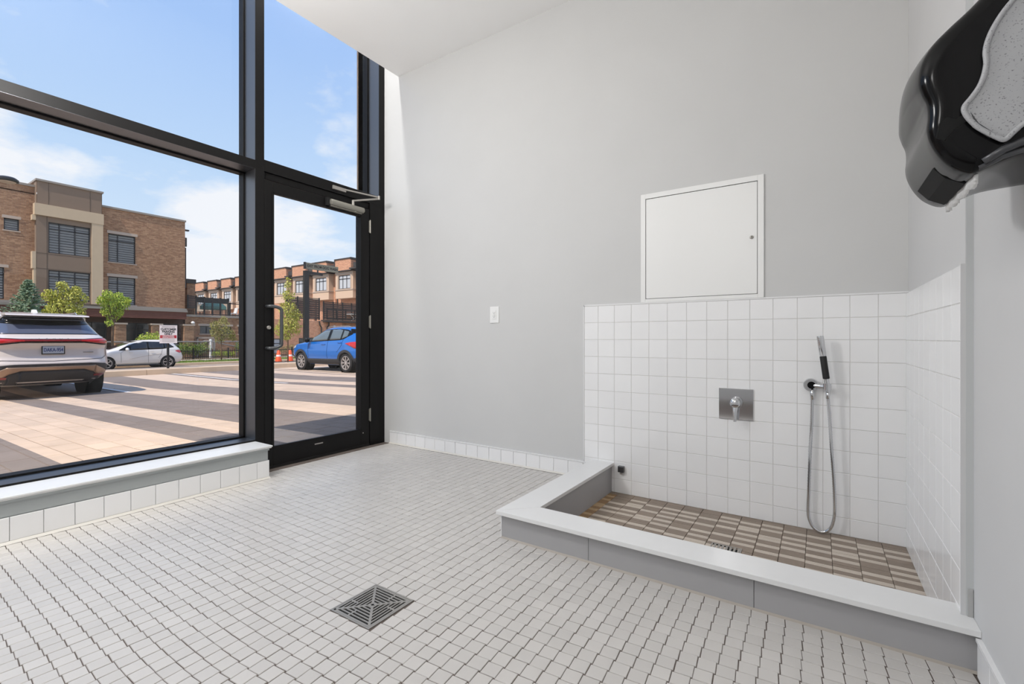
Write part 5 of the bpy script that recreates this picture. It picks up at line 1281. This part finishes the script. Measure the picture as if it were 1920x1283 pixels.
patch(HB.rear, [(-.5, 1.40), (.5, 1.40)], [(-.66, 1.06), (.66, 1.06)], .005, 20, 6).build('rear_window', M['carglass'], hb)
patch(lambda y, z, o: (HB.at(z)[0]+HB.at(z)[1]-HB.rear(y, z, o)[0], y, z), [(-.5, 1.46), (.5, 1.46)], [(-.7, 1.03), (.7, 1.03)], .005, 20, 8).build('windscreen', M['carglass'], hb)

# ---- blue crossover, rear three-quarter
KC = Car([(.24, .38, 4.0, .74, 6), (.34, .15, 4.15, .82, 6), (.46, .06, 4.24, .86, 6.5), (.60, .02, 4.27, .88, 7), (.75, .0, 4.27, .88, 7), (.88, .04, 4.20, .87, 7), (.96, .03, 4.05, .865, 7), (1.02, .06, 3.70, .85, 6), (1.08, .10, 3.40, .835, 6), (1.13, .14, 3.28, .815, 6), (1.20, .22, 3.12, .79, 5.5), (1.32, .36, 2.86, .74, 5), (1.44, .48, 2.60, .69, 5), (1.51, .38, 2.42, .66, 5), (1.56, .42, 2.2, .62, 4.5), (1.585, .70, 2.0, .54, 4), (1.60, 1.0, 1.8, .40, 3.5), (1.604, 1.2, 1.6, .2, 3)])
kc = carroot('blue_crossover', (-12.78, 11.05, -.241), PI, 'bright blue compact crossover parked beyond the door glass')
wl_ = [(.86, .33), (3.48, .33)]
KC.body(wl_, .41).build('body', paint_b, kc, smooth=True, angle=50)
wells(kc, [(x, s_*.84, z, s_) for x, z in wl_ for s_ in (1, -1)], .37, .3)
for x, z in wl_:
    for s_ in (1, -1):
        wheel(kc, x, s_*.865, z, .33, .235, .215, s_, 8, 'twin'); archring(KC, x, z, .365, .455, .014, s_).build('wheel_arch', M['clad'], kc)
for s_ in (1, -1):
    F_ = lambda x, z, o, s_=s_: KC.side(x, z, o, s_)
    patch(F_, [(.46, .48), (1.32, .48), (3.0, .48), (3.9, .46)], [(.46, .25), (3.9, .25)], .010, 40, 4).build('sill_cladding', M['clad'], kc, smooth=True) if False else None
    patch(F_, [(1.22, .46), (3.10, .44)], [(1.22, .25), (3.10, .25)], .012, 30, 4).build('sill_cladding', M['clad'], kc, smooth=True)
    patch(F_, [(.14, .56), (.42, .50)], [(.14, .32), (.42, .32)], .010, 10, 4).build('bumper_cladding', M['clad'], kc, smooth=True)
    patch(F_, [(3.92, .50), (4.12, .55)], [(3.92, .32), (4.12, .36)], .010, 10, 4).build('bumper_cladding', M['clad'], kc, smooth=True)
    patch(F_, [(.66, 1.40), (.95, 1.49), (1.4, 1.53), (2.2, 1.50), (2.62, 1.36), (2.95, 1.20), (3.12, 1.07)], [(.66, 1.32), (1.00, 1.16), (1.2, 1.12), (3.12, 1.045)], .004, 50, 6).build('window_surround', M['gloss_black'], kc, smooth=True)
    patch(F_, [(1.20, 1.475), (1.4, 1.495), (1.78, 1.49)], [(1.20, 1.15), (1.78, 1.125)], .010, 14, 5).build('side_window', mat('tinted%d' % s_, (96, 108, 112), .06, coat=.4), kc, smooth=True)
    patch(F_, [(1.92, 1.485), (2.2, 1.465), (2.58, 1.34), (2.85, 1.215)], [(1.92, 1.12), (2.85, 1.08)], .010, 18, 5).build('side_window', MATS['tinted%d' % s_], kc, smooth=True)
    patch(F_, [(.86, 1.42), (1.12, 1.465)], [(.86, 1.25), (1.12, 1.165)], .010, 10, 5).build('side_window', MATS['tinted%d' % s_], kc, smooth=True)
    patch(F_, [(.42, 1.44), (.60, 1.50), (.80, 1.52)], [(.42, 1.40), (.60, 1.36), (.80, 1.35)], .006, 10, 4).build('pillar_panel', M['gloss_black'], kc, smooth=True)
    seam(F_, [(1.86, 1.12), (1.88, .60), (1.86, .46)], root=kc); seam(F_, [(2.95, 1.06), (3.02, .80), (2.98, .48)], root=kc); seam(F_, [(1.02, 1.14), (1.06, .95), (1.30, .70)], root=kc)
    MB().tube([F_(1.98, .97, .018), F_(2.16, .975, .03), F_(2.20, .97, .018)], .014, 6).build('door_handle', paint_b, kc); MB().tube([F_(1.08, 1.03, .018), F_(1.24, 1.035, .03), F_(1.28, 1.03, .018)], .014, 6).build('door_handle', paint_b, kc)
    patch(F_, [(.06, 1.02), (.35, 1.07), (.62, 1.05), (.86, 1.01)], [(.06, .80), (.40, .84), (.60, .92), (.86, 1.0)], .016, 20, 4).build('tail_light', M['red'], kc, smooth=True)
    MB().lathe([(0, -.11), (.08, -.07), (.10, 0), (.08, .07), (0, .10)], (2.93, s_*.97, 1.12), 'y', 14).build('side_mirror', M['gloss_black'], kc, smooth=True)
    patch(F_, [(3.85, .92), (4.05, .90)], [(3.85, .84), (4.05, .80)], .008, 8, 3).build('headlight', M['headl'], kc)
    MB().tube([(.85, s_*.58, 1.57), (1.0, s_*.59, 1.615), (2.0, s_*.59, 1.605), (2.2, s_*.59, 1.56)], .014, 8).build('roof_rail', M['steel'], kc)
patch(KC.rear, [(-.55, 1.48), (.55, 1.48)], [(-.72, 1.12), (.72, 1.12)], .006, 20, 6).build('rear_window', M['carglass'], kc)
patch(KC.rear, [(-.84, .55), (.84, .55)], [(-.80, .28), (.80, .28)], .010, 30, 4).build('rear_bumper_cladding', M['clad'], kc)
patch(lambda y, z, o: (KC.at(z)[0]+KC.at(z)[1]-KC.rear(y, z, o)[0], y, z), [(-.55, 1.54), (.55, 1.54)], [(-.74, 1.10), (.74, 1.10)], .005, 20, 8).build('windscreen', M['carglass'], kc)
